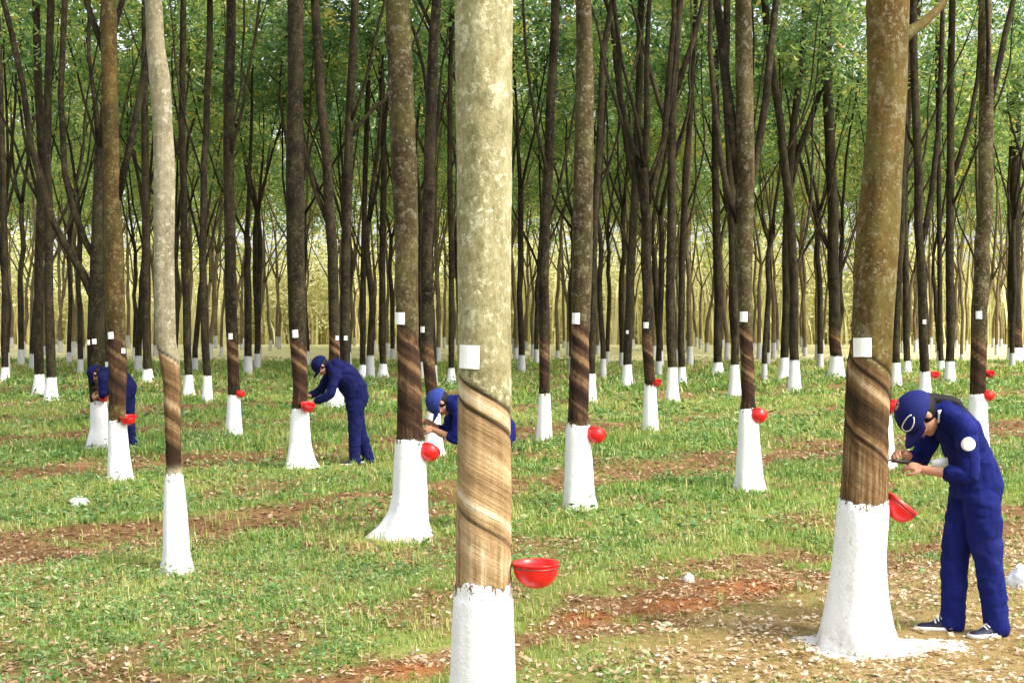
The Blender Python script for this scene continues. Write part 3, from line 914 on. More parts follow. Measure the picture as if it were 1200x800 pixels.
# --- trees of the middle distance: base x, base y, paint top, trunk width, course upward [(y, x)], label, extras
MID = [
    (508, 534, 480, 15, [(400, 500), (300, 499), (200, 503), (100, 506), (0, 512)], 'dark rubber tree partly hidden behind the brown tree with the flared foot', dict(tags=[(495, 386, 6, 7)], lobes=0.6)),
    (638, 516, 461, 13, [(400, 638), (250, 639), (120, 645), (0, 651)], 'dark straight rubber tree with clean white foot between the central trunk and its right neighbour', {}),
    (762, 507, 450, 13, [(400, 758), (300, 757), (230, 755)], 'slim dark rubber tree with a small red cup left of the glossy cup tree', dict(tags=[(757, 381, 6, 7)], fork=4.4, limbs=[(0.2, (758, 240, 9), (768, 205, 8), (778, 165, 7), (783, 100, 7), (790, 20, 6)), (0.3, (756, 250, 8), (745, 190, 7), (728, 120, 6), (724, 40, 6))])),
    (274, 513, 462, 14, [(400, 272), (300, 270), (200, 268), (100, 269), (0, 271)], 'dark rubber tree with a red cup between the pale leaning trunk and the stooping worker', dict(tags=[(270, 394, 5, 7)])),
    (1146, 534, 461, 19, [(400, 1147), (320, 1151), (250, 1155), (100, 1156), (0, 1155)], 'dark rubber tree with two red cups behind the worker at the right', dict(tags=[(1147, 369, 7, 9)], limbs=[(0.3, (1158, 130, 8), (1168, 90, 7), (1178, 40, 7), (1190, -10, 6))])),
    (243, 472, 440, 9, [(400, 240), (300, 237), (200, 239), (100, 243), (0, 246)], 'thin dark rubber tree just right of the pale leaning trunk', {}),
    (221, 462, 439, 9, [(400, 219), (300, 216), (150, 213), (0, 215)], 'thin dark rubber tree close against the right side of the pale leaning trunk', {}),
    (173, 448, 432, 10, [(400, 172), (250, 171), (0, 170)], 'dark distant rubber tree between the ochre tinted trunk and the pale leaning trunk', {}),
    (60, 470, 441, 11, [(400, 59), (300, 57), (200, 55), (0, 60)], 'right one of a close pair of dark rubber trees near the left edge', {}),
    (46, 463, 438, 11, [(400, 45), (300, 46), (200, 50), (0, 42)], 'left one of a close pair of dark rubber trees near the left edge', {}),
    (6, 447, 430, 8, [(400, 5), (300, 6), (200, 3), (0, -3)], 'thin dark rubber tree cut by the left edge of the view', {}),
    (391, 476, 447, 13, [(400, 392), (300, 390), (250, 386), (120, 376), (0, 369)], 'dark rubber tree leaning left directly behind the stooping worker', dict(tags=[(395, 396, 4, 5)], limbs=[(0.3, (385, 262, 7), (370, 225, 6), (360, 190, 6), (352, 140, 5))])),
    (405, 474, 446, 12, [(400, 404), (300, 405), (150, 409), (0, 416)], 'dark upright rubber tree paired behind the back of the stooping worker', dict(tags=[(405, 396, 4, 5)], limbs=[(0.2, (408, 165, 6), (422, 145, 5), (440, 125, 5), (450, 118, 4))])),
    (425, 441, 427, 7, [(400, 425), (200, 428), (0, 434)], 'thin distant rubber tree right of the stooping worker, the nearer to him of two', {}),
    (449, 440, 426, 8, [(400, 448), (200, 450), (0, 444)], 'thin distant rubber tree beside the left edge of the flared foot trunk', {}),
    (529, 448, 431, 7, [(400, 529), (200, 527), (0, 530)], 'thin dark rubber tree seen against the left edge of the central trunk', {}),
    (693, 473, 437, 9, [(400, 694), (250, 697), (180, 702), (60, 707), (0, 718)], 'thin dark rubber tree hugging the right side of the tagged tree right of centre', {}),
    (735, 456, 427, 10, [(400, 736), (300, 740), (180, 745), (50, 750), (0, 752)], 'dark slim rubber tree rising right beside the tree with the small red cup', dict(tags=[(735, 389, 3, 4)], limbs=[(0.2, (745, 215, 8), (737, 190, 7), (727, 120, 6), (720, 60, 6))])),
    (788, 470, 430, 11, [(400, 786), (300, 786), (200, 787), (100, 790), (0, 797)], 'straight dark rubber tree right of the tree with the small red cup', dict(limbs=[(0.2, (791, 110, 8), (803, 75, 7), (815, 40, 6), (824, 0, 5)), (-0.2, (788, 180, 6), (776, 130, 6), (762, 85, 5))])),
    (799, 452, 430, 8, [(400, 798), (300, 799), (200, 803), (150, 808), (0, 815)], 'thin dark rubber tree close right of the straight dark one', {}),
    (841, 438, 424, 10, [(400, 841), (300, 840), (200, 838), (0, 838)], 'distant dark rubber tree left of the glossy cup tree', {}),
    (861, 462, 427, 10, [(400, 862), (250, 858), (100, 850), (0, 852)], 'dark rubber tree half covered by the glossy cup tree', {}),
    (919, 443, 419, 10, [(400, 920), (300, 921), (200, 926), (100, 936), (0, 944)], 'left one of two dark rubber trees standing close together before the mossy trunk', dict(limbs=[(0.3, (923, 225, 9), (935, 180, 8), (950, 140, 7), (965, 95, 6), (972, 30, 6))])),
    (931, 459, 422, 11, [(400, 930), (300, 929), (200, 920), (100, 908), (0, 896)], 'right one of two dark rubber trees standing close together before the mossy trunk', {}),
    (980, 443, 417, 14, [(400, 978), (300, 976), (200, 974), (0, 968)], 'broad dark rubber tree close to the left edge of the mossy trunk', {}),
    (1050, 452, 424, 9, [(400, 1050), (250, 1056), (100, 1060), (0, 1072)], 'thin dark rubber tree touching the right edge of the mossy trunk', {}),
    (1063, 441, 423, 8, [(400, 1062), (250, 1060), (100, 1066), (0, 1078)], 'slimmer dark rubber tree right of the one touching the mossy trunk', {}),
    (1084, 466, 435, 11, [(400, 1082), (320, 1080), (270, 1076), (150, 1074), (0, 1070)], 'dark rubber tree with a small red cup above the cap of the right worker', dict(tags=[(1083, 377, 4, 5)], limbs=[(0.2, (1079, 285, 8), (1086, 260, 7), (1092, 225, 7), (1100, 150, 6), (1104, 40, 6))])),
    (1113, 449, 423, 10, [(400, 1114), (200, 1114), (0, 1116)], 'straight dark rubber tree left of the tree with two red cups', dict(limbs=[(0.3, (1115, 210, 6), (1126, 180, 6), (1137, 140, 5), (1146, 90, 5))])),
    (1103, 437, 422, 6, [(400, 1102), (200, 1100), (0, 1098)], 'thinnest dark rubber tree above the back of the right worker', {}),
    (1035, 549, 484, 19, [(400, 1036), (250, 1038), (100, 1042), (0, 1044)], 'dark rubber tree almost wholly hidden behind the mossy trunk with a red cup peeping out', dict(sl=0)),
    (1191, 424, 407, 15, [(400, 1190), (250, 1190), (150, 1190), (0, 1188)], 'dark rubber tree close to the right edge of the view', {}),
]
for i, (bx, by, py, w, course, label, ex) in enumerate(MID):
    jr = random.Random(i)
    fine_c = []
    for (ya, xa), (yb, xb) in zip(course[:-1], course[1:]):
        fine_c += [(ya, xa), ((ya + yb) / 2, (xa + xb) / 2 + jr.uniform(-0.16, 0.16) * w)]
    course = fine_c + [course[-1]]
    rows = [(yy, xx - w / 2 * (0.78 + 0.22 * yy / 400), xx + w / 2 * (0.78 + 0.22 * yy / 400)) for yy, xx in course]
    rows += [(py, bx - w * 0.50, bx + w * 0.50), ((py + by) / 2, bx - w * 0.60, bx + w * 0.60), (by - 3, bx - w * 0.74, bx + w * 0.74), (by, bx - w * 0.9, bx + w * 0.9)]
    big = w >= 13
    T['mid%d' % i] = make_tree('rubber_tree', (bx, by), rows, py, 'bark_brown' if i == 4 else 'bark_dark', label, ex.get('tags', ()), ex.get('limbs', ()),
                               nseg=28 if big else 16, dz=0.04 if big else 0.08, seed=40 + i, leaves=2000, fork_z=ex.get('fork'),
                               lobes=ex.get('lobes', 0.2), tap=tapd(0.85, 1.6, 1.9, 0, -0.6, 0.004, [(1.5, 0.014, 0.6), (1.15, 0.014, 0.6)]) if big else None,
                               height=14.0, n_limb=3, lsize=0.23, tint0=0.45, side_limbs=ex.get('sl', 1 if ex.get('limbs') else 2))

# --- the plantation behind: kinds built once, then copied
def far_proto(k):
    rng = np.random.RandomState(300 + k)
    root = empty('rubber_tree', (0, 0, 0))
    fz = rng.uniform(3.2, 6.5)
    r = rng.uniform(0.07, 0.115)
    lx, ly = rng.normal(0, 0.16, 2)
    path = [(-0.08, 0, 0, r * 1.5), (0.12, 0, 0, r * 1.25), (0.4, 0, 0, r * 1.08), (0.9, 0, 0, r)]
    for f in (0.35, 0.5, 0.65, 0.8):
        path.append((fz * f + 0.5, lx * f + rng.normal(0, 0.05), ly * f + rng.normal(0, 0.05), r * (1 - 0.16 * f) * rng.uniform(0.93, 1.08)))
    path = [p for p in path if p[0] < fz - 0.25] + [(fz, lx, ly, r * 0.84)]
    bk = ('bark_dark', 'bark_far_sunlit')[k % 2]  # odd kinds get the bark with sunlight painted in, for the last rows
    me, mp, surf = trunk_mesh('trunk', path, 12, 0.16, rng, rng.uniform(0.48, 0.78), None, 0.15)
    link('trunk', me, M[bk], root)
    link('painted_base', mp, M['paint_grey'], root)
    leafy_top(root, Vector((lx, ly, fz)), (lx / fz * 0.6, ly / fz * 0.6, 1), r * 0.84, rng, rng.uniform(13, 16), 2000, [], 1.15, 3 if k % 3 else 2, 0.25 + 0.09 * (k % 4), 0.27, bk)
    return root


def copy_tree(o):
    c = o.copy(); COL.objects.link(c)
    for ch in list(o.children):
        d = ch.copy(); COL.objects.link(d); d.parent = c
    return c


ORD = ['first', 'second', 'third', 'fourth', 'fifth', 'sixth', 'seventh', 'eighth', 'ninth', 'tenth', 'eleventh', 'twelfth', 'thirteenth', 'fourteenth', 'fifteenth',
       'sixteenth', 'seventeenth', 'eighteenth', 'nineteenth', 'twentieth', 'twenty-first', 'twenty-second', 'twenty-third', 'twenty-fourth', 'twenty-fifth', 'twenty-sixth', 'twenty-seventh', 'twenty-eighth']
REFS = [(-60, 'the left edge of the view'), (130, 'the ochre tinted trunk'), (194, 'the pale leaning trunk'), (271, 'the dark tree with red cup'), (346, 'the trunk the stooping worker taps'),
        (478, 'the flared foot trunk'), (566, 'the thick central trunk'), (680, 'the tagged trunk right of centre'), (757, 'the tree with the small red cup'), (874, 'the glossy cup tree'),
        (1020, 'the mossy trunk'), (1147, 'the tree with two red cups'), (1260, 'the right edge of the view')]


def build_far():
    rng = np.random.RandomState(77)
    have = [(b[0], b[1]) for b in TREE_BASES]
    spots = []
    for k in range(3, 26):
        p = 4.3 + 5.0 * k
        for j in range(-40, 90):
            q = 5.6 + 2.45 * j + (k % 2) * 1.1
            x = (q - p) / RT2 + rng.normal(0, 0.22); y = (q + p) / RT2 + rng.normal(0, 0.22)
            if y < 38 or y > 101 or abs(x) > y * 0.385:
                continue
            if min((x - a) ** 2 + (y - b) ** 2 for a, b in have) < 1.7 ** 2:
                continue
            if rng.rand() < (0.08 if y < 70 else 0.10): continue
            spots.append((x, y))
    protos = [far_proto(k) for k in range(12)]
    used = [False] * len(protos)
    items = []
    for i, (x, y) in enumerate(spots):
        k = rng.randint(len(protos) // 2) * 2 + (1 if y + rng.normal(0, 5) > 62 else 0)
        if not used[k]:
            o = protos[k]; used[k] = True
        else:
            o = copy_tree(protos[k])
        o.location = (x, y, gz(x, y))
        o.rotation_euler = (0, 0, rng.uniform(0, 6.28))
        s = rng.uniform(0.88, 1.15)
        o.scale = (s, s, s * rng.uniform(0.95, 1.05))
        TREE_BASES.append((x, y, 0.15))
        items.append((600 + x / y * F, y, o))
    for k, u in enumerate(used):
        if not u:
            for ch in list(protos[k].children): bpy.data.objects.remove(ch)
            bpy.data.objects.remove(protos[k])
    items.sort(key=lambda t: t[0])
    for a in range(len(REFS) - 1):
        sub = [t for t in items if REFS[a][0] <= t[0] < REFS[a + 1][0]]
        for near in (True, False):
            ss = [t for t in sub if (t[1] < 58) == near]
            for i, (px, y, o) in enumerate(ss):
                lab = '%s %s dark rubber tree to the right of %s' % (ORD[min(i, len(ORD) - 1)], 'distant' if near else 'farthest', REFS[a][1])
                tag(o, lab, 'tree', 'distant rubber trees at the back of the plantation')
    return len(items)


NFAR = build_far()
print('far trees', NFAR)


# --- sunlit dry thicket and the wood beyond the last row
def build_backdrop():
    rng = np.random.RandomState(5)
    n = 7000
    x = rng.uniform(-66, 66, n); y = rng.uniform(104, 118, n)
    L = (0.5 + 8.5 * fbm2(x * 0.15, y * 0.1, 3) + (y - 104) * 0.2) * rng.uniform(0.35, 1.25, n)
    tint = np.clip(0.25 + 0.6 * fbm2(x * 0.9, y * 0.3, 3) + rng.normal(0, 0.2, n), 0, 1)
    V, Fc, tv = blades(x, y, L, rng.uniform(0.04, 0.13, n), rng, tint, 0.16)
    C = []
    for i in range(230):            # yellowing undergrowth and saplings
        cx, cy = rng.uniform(-70, 70), rng.uniform(106, 116)
        h = rng.uniform(3, 9.5)
        for j in range(42):
            C.append((cx + rng.normal(0, 1.1), cy + rng.normal(0, 0.9), h * rng.rand() ** 0.8))
    Vu, Fu, tu = leaf_cloud(C, 12, 0.75, 0.42, rng, 0.62, 0.22, 0.25)
    Vu = np.concatenate([V, Vu]); tu = np.concatenate([tv, np.clip(tu + 0.05, 0.05, 1.0)])
    o = link('dry_thicket', np_mesh('dry_thicket', Vu, np.concatenate([Fc, Fu + len(V)]), False, {'tint': tu}), M['thicket'])
    tag(o, 'sunlit yellow dry thicket beyond the last row of rubber trees', 'thicket', None, 'stuff')
    C = []
    for i in range(95):
        cx, cy = rng.uniform(-75, 75), rng.uniform(112, 136)
        h = rng.uniform(16, 26)
        for j in range(130):
            C.append((cx + rng.normal(0, 2.6), cy + rng.normal(0, 2.2), h * (0.12 + 0.88 * rng.rand())))
    V, Fc, tint = leaf_cloud(C, 4, 0.7, 0.8, rng, 0.5, 0.22, 0.3)
    tint = np.clip(tint + 0.36 * smooth(12, 6, V[:, 2]), 0, 0.93)
    o = link('far_wood', np_mesh('far_wood', V, Fc, False, {'tint': tint}), M['leaf'])
    tag(o, 'hazy green wood closing the view behind the plantation', 'wood', None, 'stuff')


# ------------------------------------------------------------------ ground cover
def scatter(n_try, y0, y1, rng, wide=0.46):
    u = rng.rand(n_try)
    y = np.sqrt(y0 ** 2 + u * (y1 ** 2 - y0 ** 2))
    x = (rng.rand(n_try) * 2 - 1) * y * wide
    return x, y


def keep_off_trees(x, y):
    k = np.ones(len(x), bool)
    for (a, b, r) in TREE_BASES:
        if b < 30:
            k &= np.hypot(x - a, y - b) > r * 1.05
    return k


def blades(x, y, L, W, rng, tint, stoop=0.55):
    n = len(x)
    z = gh(x, y) - 0.004
    P = np.stack([x, y, z], -1)
    az = rng.uniform(0, 6.283, n); lean = np.abs(rng.normal(stoop, stoop * 0.55, n))
    H = np.stack([np.cos(az), np.sin(az), np.zeros(n)], -1)
    S = np.stack([-np.sin(az), np.cos(az), np.zeros(n)], -1) * W[:, None]
    up = np.array([0, 0, 1.0])
    m = P + H * (L * 0.5 * np.sin(lean * 0.6))[:, None] + up * (L * 0.55 * np.cos(lean * 0.6))[:, None]
    t = m + H * (L * 0.5 * np.sin(lean * 1.6))[:, None] + up * (L * 0.5 * np.cos(lean * 1.6))[:, None]
    V = np.stack([P - S, P + S, m + S * 0.75, m - S * 0.75, t], 1).reshape(-1, 3)
    b = np.arange(n)[:, None] * 5
    Fc = np.concatenate([b + np.array([[0, 1, 2]]), b + np.array([[0, 2, 3]]), b + np.array([[3, 2, 4]])], 0)
    return V, Fc, np.repeat(tint, 5)


def build_cover():
    rng = np.random.RandomState(21)
    Vs, Fs, Ts = [], [], []
    off = 0
    for (y0, y1, n, L, W) in ((5.6, 11, 130000, 0.050, 0.0030), (11, 18, 160000, 0.065, 0.0048), (18, 34, 190000, 0.10, 0.010), (34, 63, 120000, 0.15, 0.025)):
        x, y = scatter(n, y0, y1, rng)
        s = soil_mask(x, y); kh = khaki_mask(x, y); lm = lime_mask(x, y)
        pat = fbm2(x * 0.8 + 5, y * 0.8 + 50, 4)
        keep = rng.rand(n) < (1 - 0.93 * s) * (1 - 0.93 * kh) * np.clip(0.25 + 1.9 * (pat - 0.3), 0.12, 1) * (1 - np.clip(lm * 2, 0, 1))
        keep &= keep_off_trees(x, y)
        x, y, pat = x[keep], y[keep], pat[keep]
        m = len(x)
        tall = np.ones(m)
        nt = m // 3
        src = rng.randint(nt, m, nt // 7 + 1)
        idx = np.repeat(src, 7)[:nt]
        k = len(idx)
        x[:k] = x[idx] + rng.normal(0, 0.012 + L * 0.22, k); y[:k] = y[idx] + rng.normal(0, 0.012 + L * 0.22, k)
        tall[:k] = np.repeat(rng.uniform(0.8, 1.7, len(src)), 7)[:k]
        near_green = smooth(0.42, 0.6, fbm2(x * 0.35 + 8, y * 0.35, 3))
        fine = fbm2(x * 2.4 + 19, y * 2.4 + 5, 3)
        tint = np.clip(0.62 - 0.30 * near_green + 0.9 * (fine - 0.5) + rng.normal(0, 0.17, m) + 0.06 * smooth(16, 40, y), 0, 0.9)
        dry = rng.rand(m) < 0.13 + 0.12 * smooth(14, 6, y)
        tint[dry] = rng.uniform(0.86, 1.0, dry.sum())
        l = L * rng.uniform(0.45, 1.4, m) * (0.55 + 0.9 * pat) * tall
        V, Fc, t = blades(x, y, l, W * rng.uniform(0.7, 1.5, m), rng, tint)
        Vs.append(V); Fs.append(Fc + off); Ts.append(t); off += len(V)
    o = link('grass', np_mesh('grass', np.concatenate(Vs), np.concatenate(Fs), False, {'tint': np.concatenate(Ts)}), M['grass'])
    tag(o, 'short patchy green grass between the tree rows', 'grass', None, 'stuff')
    # broad leaved weeds in clumps
    Vs, Fs, Ts = [], [], []; off = 0
    for (y0, y1, n, sz, sp) in ((5.6, 12, 5200, 0.030, 0.05), (12, 22, 5500, 0.045, 0.08), (22, 45, 4500, 0.085, 0.16)):
        x, y = scatter(n, y0, y1, rng)
        s = np.maximum(soil_mask(x, y), khaki_mask(x, y))
        pat = fbm2(x * 0.6 + 25, y * 0.6 + 13, 4)
        keep = (rng.rand(n) < (1 - s)) & (pat + rng.normal(0, 0.08, n) > 0.47) & keep_off_trees(x, y)
        x, y = x[keep], y[keep]
        C = np.stack([x, y, gh(x, y) + sz * rng.uniform(0.4, 1.3, len(x))], -1)
        V, Fc, t = leaf_cloud(C, 8, sp, sz * 1.5, rng, 0.45, 0.22, 0.05)
        Vs.append(V); Fs.append(Fc + off); Ts.append(t); off += len(V)
    o = link('weeds', np_mesh('weeds', np.concatenate(Vs), np.concatenate(Fs), False, {'tint': np.concatenate(Ts)}), M['weed'])
    tag(o, 'low broad leaved weeds scattered through the grass', 'weeds', None, 'stuff')
    # fallen leaves
    Vs, Fs, Ts = [], [], []; off = 0
    for (y0, y1, n, sz) in ((5.6, 12, 40000, 0.040), (12, 26, 42000, 0.065), (26, 70, 30000, 0.14)):
        x, y = scatter(n, y0, y1, rng)
        s = soil_mask(x, y); kh = khaki_mask(x, y); lm = lime_mask(x, y)
        pat = fbm2(x * 1.1 + 61, y * 1.1 + 3, 4)
        pr = np.clip(0.06 + 0.42 * smooth(0.45, 0.64, fbm2(x * 1.9 + 7, y * 1.9 + 41, 3)) + 0.6 * s + 0.85 * kh * smooth(0.40, 0.58, pat) + 0.3 * smooth(13, 8, y) * smooth(0, -2.5, x) + 0.12 * kh, 0, 1) * (1 - np.clip(lm * 1.4, 0, 1))
        keep = (rng.rand(n) < pr) & keep_off_trees(x, y)
        x, y = x[keep], y[keep]
        m = len(x)
        P = np.stack([x, y, gh(x, y) + rng.uniform(0.004, 0.03, m)], -1)
        az = rng.uniform(0, 6.283, m); pitch = rng.normal(0, 0.25, m); roll = rng.normal(0, 0.35, m)
        D = np.stack([np.cos(az) * np.cos(pitch), np.sin(az) * np.cos(pitch), np.sin(pitch)], -1)
        S = np.stack([-np.sin(az) * np.cos(roll), np.cos(az) * np.cos(roll), np.sin(roll)], -1)
        U = np.cross(D, S)
        L = (sz * rng.uniform(0.5, 1.4, m))[:, None]; W = L * rng.uniform(0.18, 0.32, m)[:, None]
        cur = rng.uniform(0.0, 0.5, m)[:, None] * W
        V = np.stack([P - D * L * 0.5, P + S * W + U * cur, P + D * L * 0.5 + U * cur * 0.6, P - S * W + U * cur], 1).reshape(-1, 3)
        b = np.arange(m)[:, None] * 4
        Fc = np.concatenate([b + np.array([[0, 1, 2]]), b + np.array([[0, 2, 3]])], 0)
        t = np.clip(rng.normal(0.46, 0.24, m) + 0.24 * kh[keep] + 0.16 * smooth(13, 7, y), 0, 1)
        Vs.append(V); Fs.append(Fc + off); Ts.append(np.repeat(t, 4)); off += len(V)
    o = link('fallen_leaves', np_mesh('fallen_leaves', np.concatenate(Vs), np.concatenate(Fs), False, {'tint': np.concatenate(Ts)}), M['litter'])
    tag(o, 'dry tan rubber leaves lying on the bare earth', 'leaf litter', None, 'stuff')


build_cover()
build_backdrop()


# ------------------------------------------------------------------ red latex cups
def make_cup(tree, px, py, w_px, label, tilt=(0, 0), dy=0.0, latex=False):
    root_t, b, surf = T[tree]
    Y = b.y + dy
    c = at_depth(px, py, Y)
    rad = w_px * 0.5 * Y / F
    o = empty('latex_cup', c)
    depth = rad * 1.06
    mb = MB()
    prof = []
    for k in range(11):
        a = k / 10 * math.pi / 2
        prof.append((rad * (math.sin(a) ** 0.85) if k else 0.0, -depth * math.cos(a) ** 0.9))
    prof[1] = (prof[1][0], -depth * 0.995)
    prof += [(rad * 1.03, 0.002), (rad * 1.03, 0.006), (rad * 0.96, 0.004)]
    for k in range(9, -1, -1):
        a = k / 10 * math.pi / 2
        prof.append((max(0.0, rad * 0.94 * (math.sin(a) ** 0.85) if k else 0.0), -depth * 0.95 * math.cos(a) ** 0.9))
    n = 28
    rings = [[(max(r, 1e-4) * math.cos(2 * math.pi * j / n), max(r, 1e-4) * math.sin(2 * math.pi * j / n), z) for j in range(n)] for r, z in prof]
    mb.rings(rings, True)
    mb.build('bowl', M['red'], o)
    if latex:
        mb = MB()
        rr = rad * 0.62
        mb.rings([[(rr * f * math.cos(2 * math.pi * j / 20), rr * f * math.sin(2 * math.pi * j / 20), -depth * 0.55 + 0.004 * (1 - f)) for j in range(20)] for f in (1.25, 0.8, 0.02)], True)
        mb.build('latex', M['latex'], o)
    o.rotation_euler = (R(tilt[0]), R(tilt[1]), 0)
    # wire from the rim to the bark
    bpy.context.view_layer.update()
    zs, cx, cy, cr = surf
    zl = c.z - b.z
    ax = Vector((b.x + np.interp(zl, zs, cx), b.y + np.interp(zl, zs, cy), c.z))
    to = (ax - c); to.z = 0
    dist = to.length; to.normalize()
    end = ax - to * (np.interp(zl, zs, cr) * 0.97)
    inv = Matrix.Translation(c) @ o.rotation_euler.to_matrix().to_4x4()
    inv = inv.inverted()
    mb = MB()
    ring = [(rad * 1.05 * math.cos(2 * math.pi * j / 24), rad * 1.05 * math.sin(2 * math.pi * j / 24), -0.012) for j in range(25)]
    mb.tube(ring, 0.0022, 5)
    e = inv @ end
    s = Vector((e.x, e.y, 0)).normalized() * rad * 1.05
    mb.tube([(s.x, s.y, -0.012), ((s.x + e.x) / 2, (s.y + e.y) / 2, e.z / 2 + 0.01), tuple(e)], 0.0028, 5)
    mb.build('wire_holder', M['wire'], o)
    tag(o, label, 'latex cup', 'red latex cups hung on the trunks')
    return o


make_cup('centre', 628, 660, 54, 'upright red bowl shaped latex cup wired to the thick central trunk', (0, 0), -0.02, True)
make_cup('right', 1058, 590, 40, 'tilted red latex cup hanging below the tapping cut of the mossy trunk', (8, 38), 0.0)
make_cup('flare', 504, 527, 25, 'red latex cup tipped sideways on the trunk with the flared white foot', (-40, 24), -0.03)
make_cup('mid', 699, 507, 23, 'round red latex cup on the tagged trunk right of the central tree', (-36, 22), -0.03)
make_cup('forked', 889, 485, 20, 'glossy round red latex cup on the forked trunk', (-44, 20), -0.05)
make_cup('ochre', 150, 488, 19, 'red latex cup on the ochre tinted trunk before the half hidden worker', (10, 0), -0.08)
make_cup('tapped', 361, 474, 17, 'red latex cup under the hands of the stooping worker in the middle distance', (15, 12), -0.13)
make_cup('mid3', 282, 460, 11, 'small red latex cup on the dark trunk right of the pale leaning tree', (-30, 12), -0.05)
make_cup('mid2', 769, 446, 13, 'small red latex cup on the slim dark trunk left of the forked tree', (15, 5), -0.05)
make_cup('mid4', 1158, 462, 15, 'lower red latex cup of the dark trunk behind the right worker', (-34, 18), -0.05)
make_cup('mid4', 1160, 436, 12, 'upper small red latex cup of the dark trunk behind the right worker', (20, 5), -0.02)
make_cup('mid27', 1096, 437, 11, 'small red latex cup on the dark trunk above the cap of the right worker', (20, 5), -0.02)
make_cup('mid30', 1049, 474, 20, 'small red latex cup peeping out behind the mossy trunk by the cap', (-30, 20), -0.05)
make_cup('behind', 121, 465, 11, 'shaded red latex cup on the dark trunk behind the ochre tinted tree', (20, 0), -0.12)


# ------------------------------------------------------------------ people
def voxel(mb, size, smooth_it=4):
    me = mb.mesh('tmp')
    o = bpy.data.objects.new('tmp', me); COL.objects.link(o)
    m = o.modifiers.new('r', 'REMESH'); m.mode = 'VOXEL'; m.voxel_size = size
    s = o.modifiers.new('s', 'SMOOTH'); s.iterations = smooth_it; s.factor = 0.5
    dg = bpy.context.evaluated_depsgraph_get()
    out = bpy.data.meshes.new_from_object(o.evaluated_get(dg))
    bpy.data.objects.remove(o); bpy.data.meshes.remove(me)
    out.polygons.foreach_set('use_smooth', [True] * len(out.polygons))
    return out


def limb(mb, pts, rad, n=14, sub=5):
    """tapered limb with round joints; pts smoothed lightly"""
    P, Q = [], []
    for i in range(len(pts) - 1):
        a, b = Vector(pts[i]), Vector(pts[i + 1])
        for k in range(sub):
            t = k / sub
            P.append(a.lerp(b, t)); Q.append(rad[i] + (rad[i + 1] - rad[i]) * t)
    P.append(Vector(pts[-1])); Q.append(rad[-1])
    for _ in range(1):
        P = [P[0]] + [(P[i - 1] + P[i] * 2 + P[i + 1]) / 4 for i in range(1, len(P) - 1)] + [P[-1]]
    mb.tube(P, Q, n)
    mb.ball(P[0], Q[0] * 0.99, n, 8); mb.ball(P[-1], Q[-1] * 0.99, n, 8)


def torso(mb, secs, n=20):
    """secs: (forward, z, half width, half depth); oriented along the spine in the sagittal plane"""
    rings = []
    C = [Vector((f, 0, z)) for f, z, _, _ in secs]
    for i, (f, z, hw, hd) in enumerate(secs):
        t = (C[min(i + 1, len(C) - 1)] - C[max(i - 1, 0)]).normalized()
        dvec = Vector((0, 1, 0)).cross(t)
        rings.append([C[i] + Vector((0, 1, 0)) * hw * math.copysign(abs(math.cos(a)) ** 0.8, math.cos(a)) + dvec * hd * math.copysign(abs(math.sin(a)) ** 0.8, math.sin(a))
                      for a in [2 * math.pi * k / n for k in range(n)]])
    mb.rings(rings)


def lerp_secs(secs, m=4):
    out = []
    a = np.array(secs)
    t = np.linspace(0, len(a) - 1, (len(a) - 1) * m + 1)
    for x in t:
        out.append(tuple(np.interp(x, np.arange(len(a)), a[:, k]) for k in range(4)))
    return out


def hand(mb, wrist, d, palm_n, curl, thumb_side, s=1.0, fr=0.0085):
    """palm and five fingers; d = direction of the hand, palm_n = palm normal (fingers curl towards it)"""
    d = Vector(d).normalized(); pn = Vector(palm_n); pn = (pn - d * pn.dot(d)).normalized(); sd_ = d.cross(pn).normalized() * thumb_side
    w = Vector(wrist)
    Mx = Matrix((d, sd_, pn)).transposed()
    mb.ball(w + d * 0.048 * s, (0.052 * s, 0.041 * s, 0.017 * s), 12, 8, Mx)
    limb(mb, [w - d * 0.02, w + d * 0.03 * s], [0.024 * s, 0.024 * s], 10, 3)
    for k, (off, ln) in enumerate(((0.029, 0.072), (0.010, 0.080), (-0.010, 0.074), (-0.028, 0.058))):
        p = w + d * (0.082 - 0.006 * abs(k - 1)) * s + sd_ * off * s
        pts = [p - d * 0.02 * s]
        ang = 0.15
        pts.append(p)
        for j, fr_ in enumerate((0.45, 0.32, 0.23)):
            ang += curl * (0.7, 1.0, 0.7)[j]
            p = p + (d * math.cos(ang) + pn * math.sin(ang)) * ln * fr_ * s
            pts.append(p)
        limb(mb, pts, [fr, fr, fr * 0.95, fr * 0.9, fr * 0.8], 8, 2)
    p0 = w + d * 0.022 * s + sd_ * 0.026 * s
    p1 = p0 + (d * 0.6 + sd_ * 0.75 + pn * 0.3).normalized() * 0.036 * s
    p2 = p1 + (d * 0.85 + sd_ * 0.15 + pn * 0.6).normalized() * 0.030 * s
    p3 = p2 + (d * 0.8 - sd_ * 0.2 + pn * 0.7).normalized() * 0.024 * s
    limb(mb, [p0, p1, p2, p3], [fr * 1.4, fr * 1.2, fr * 1.05, fr * 0.85], 8, 2)


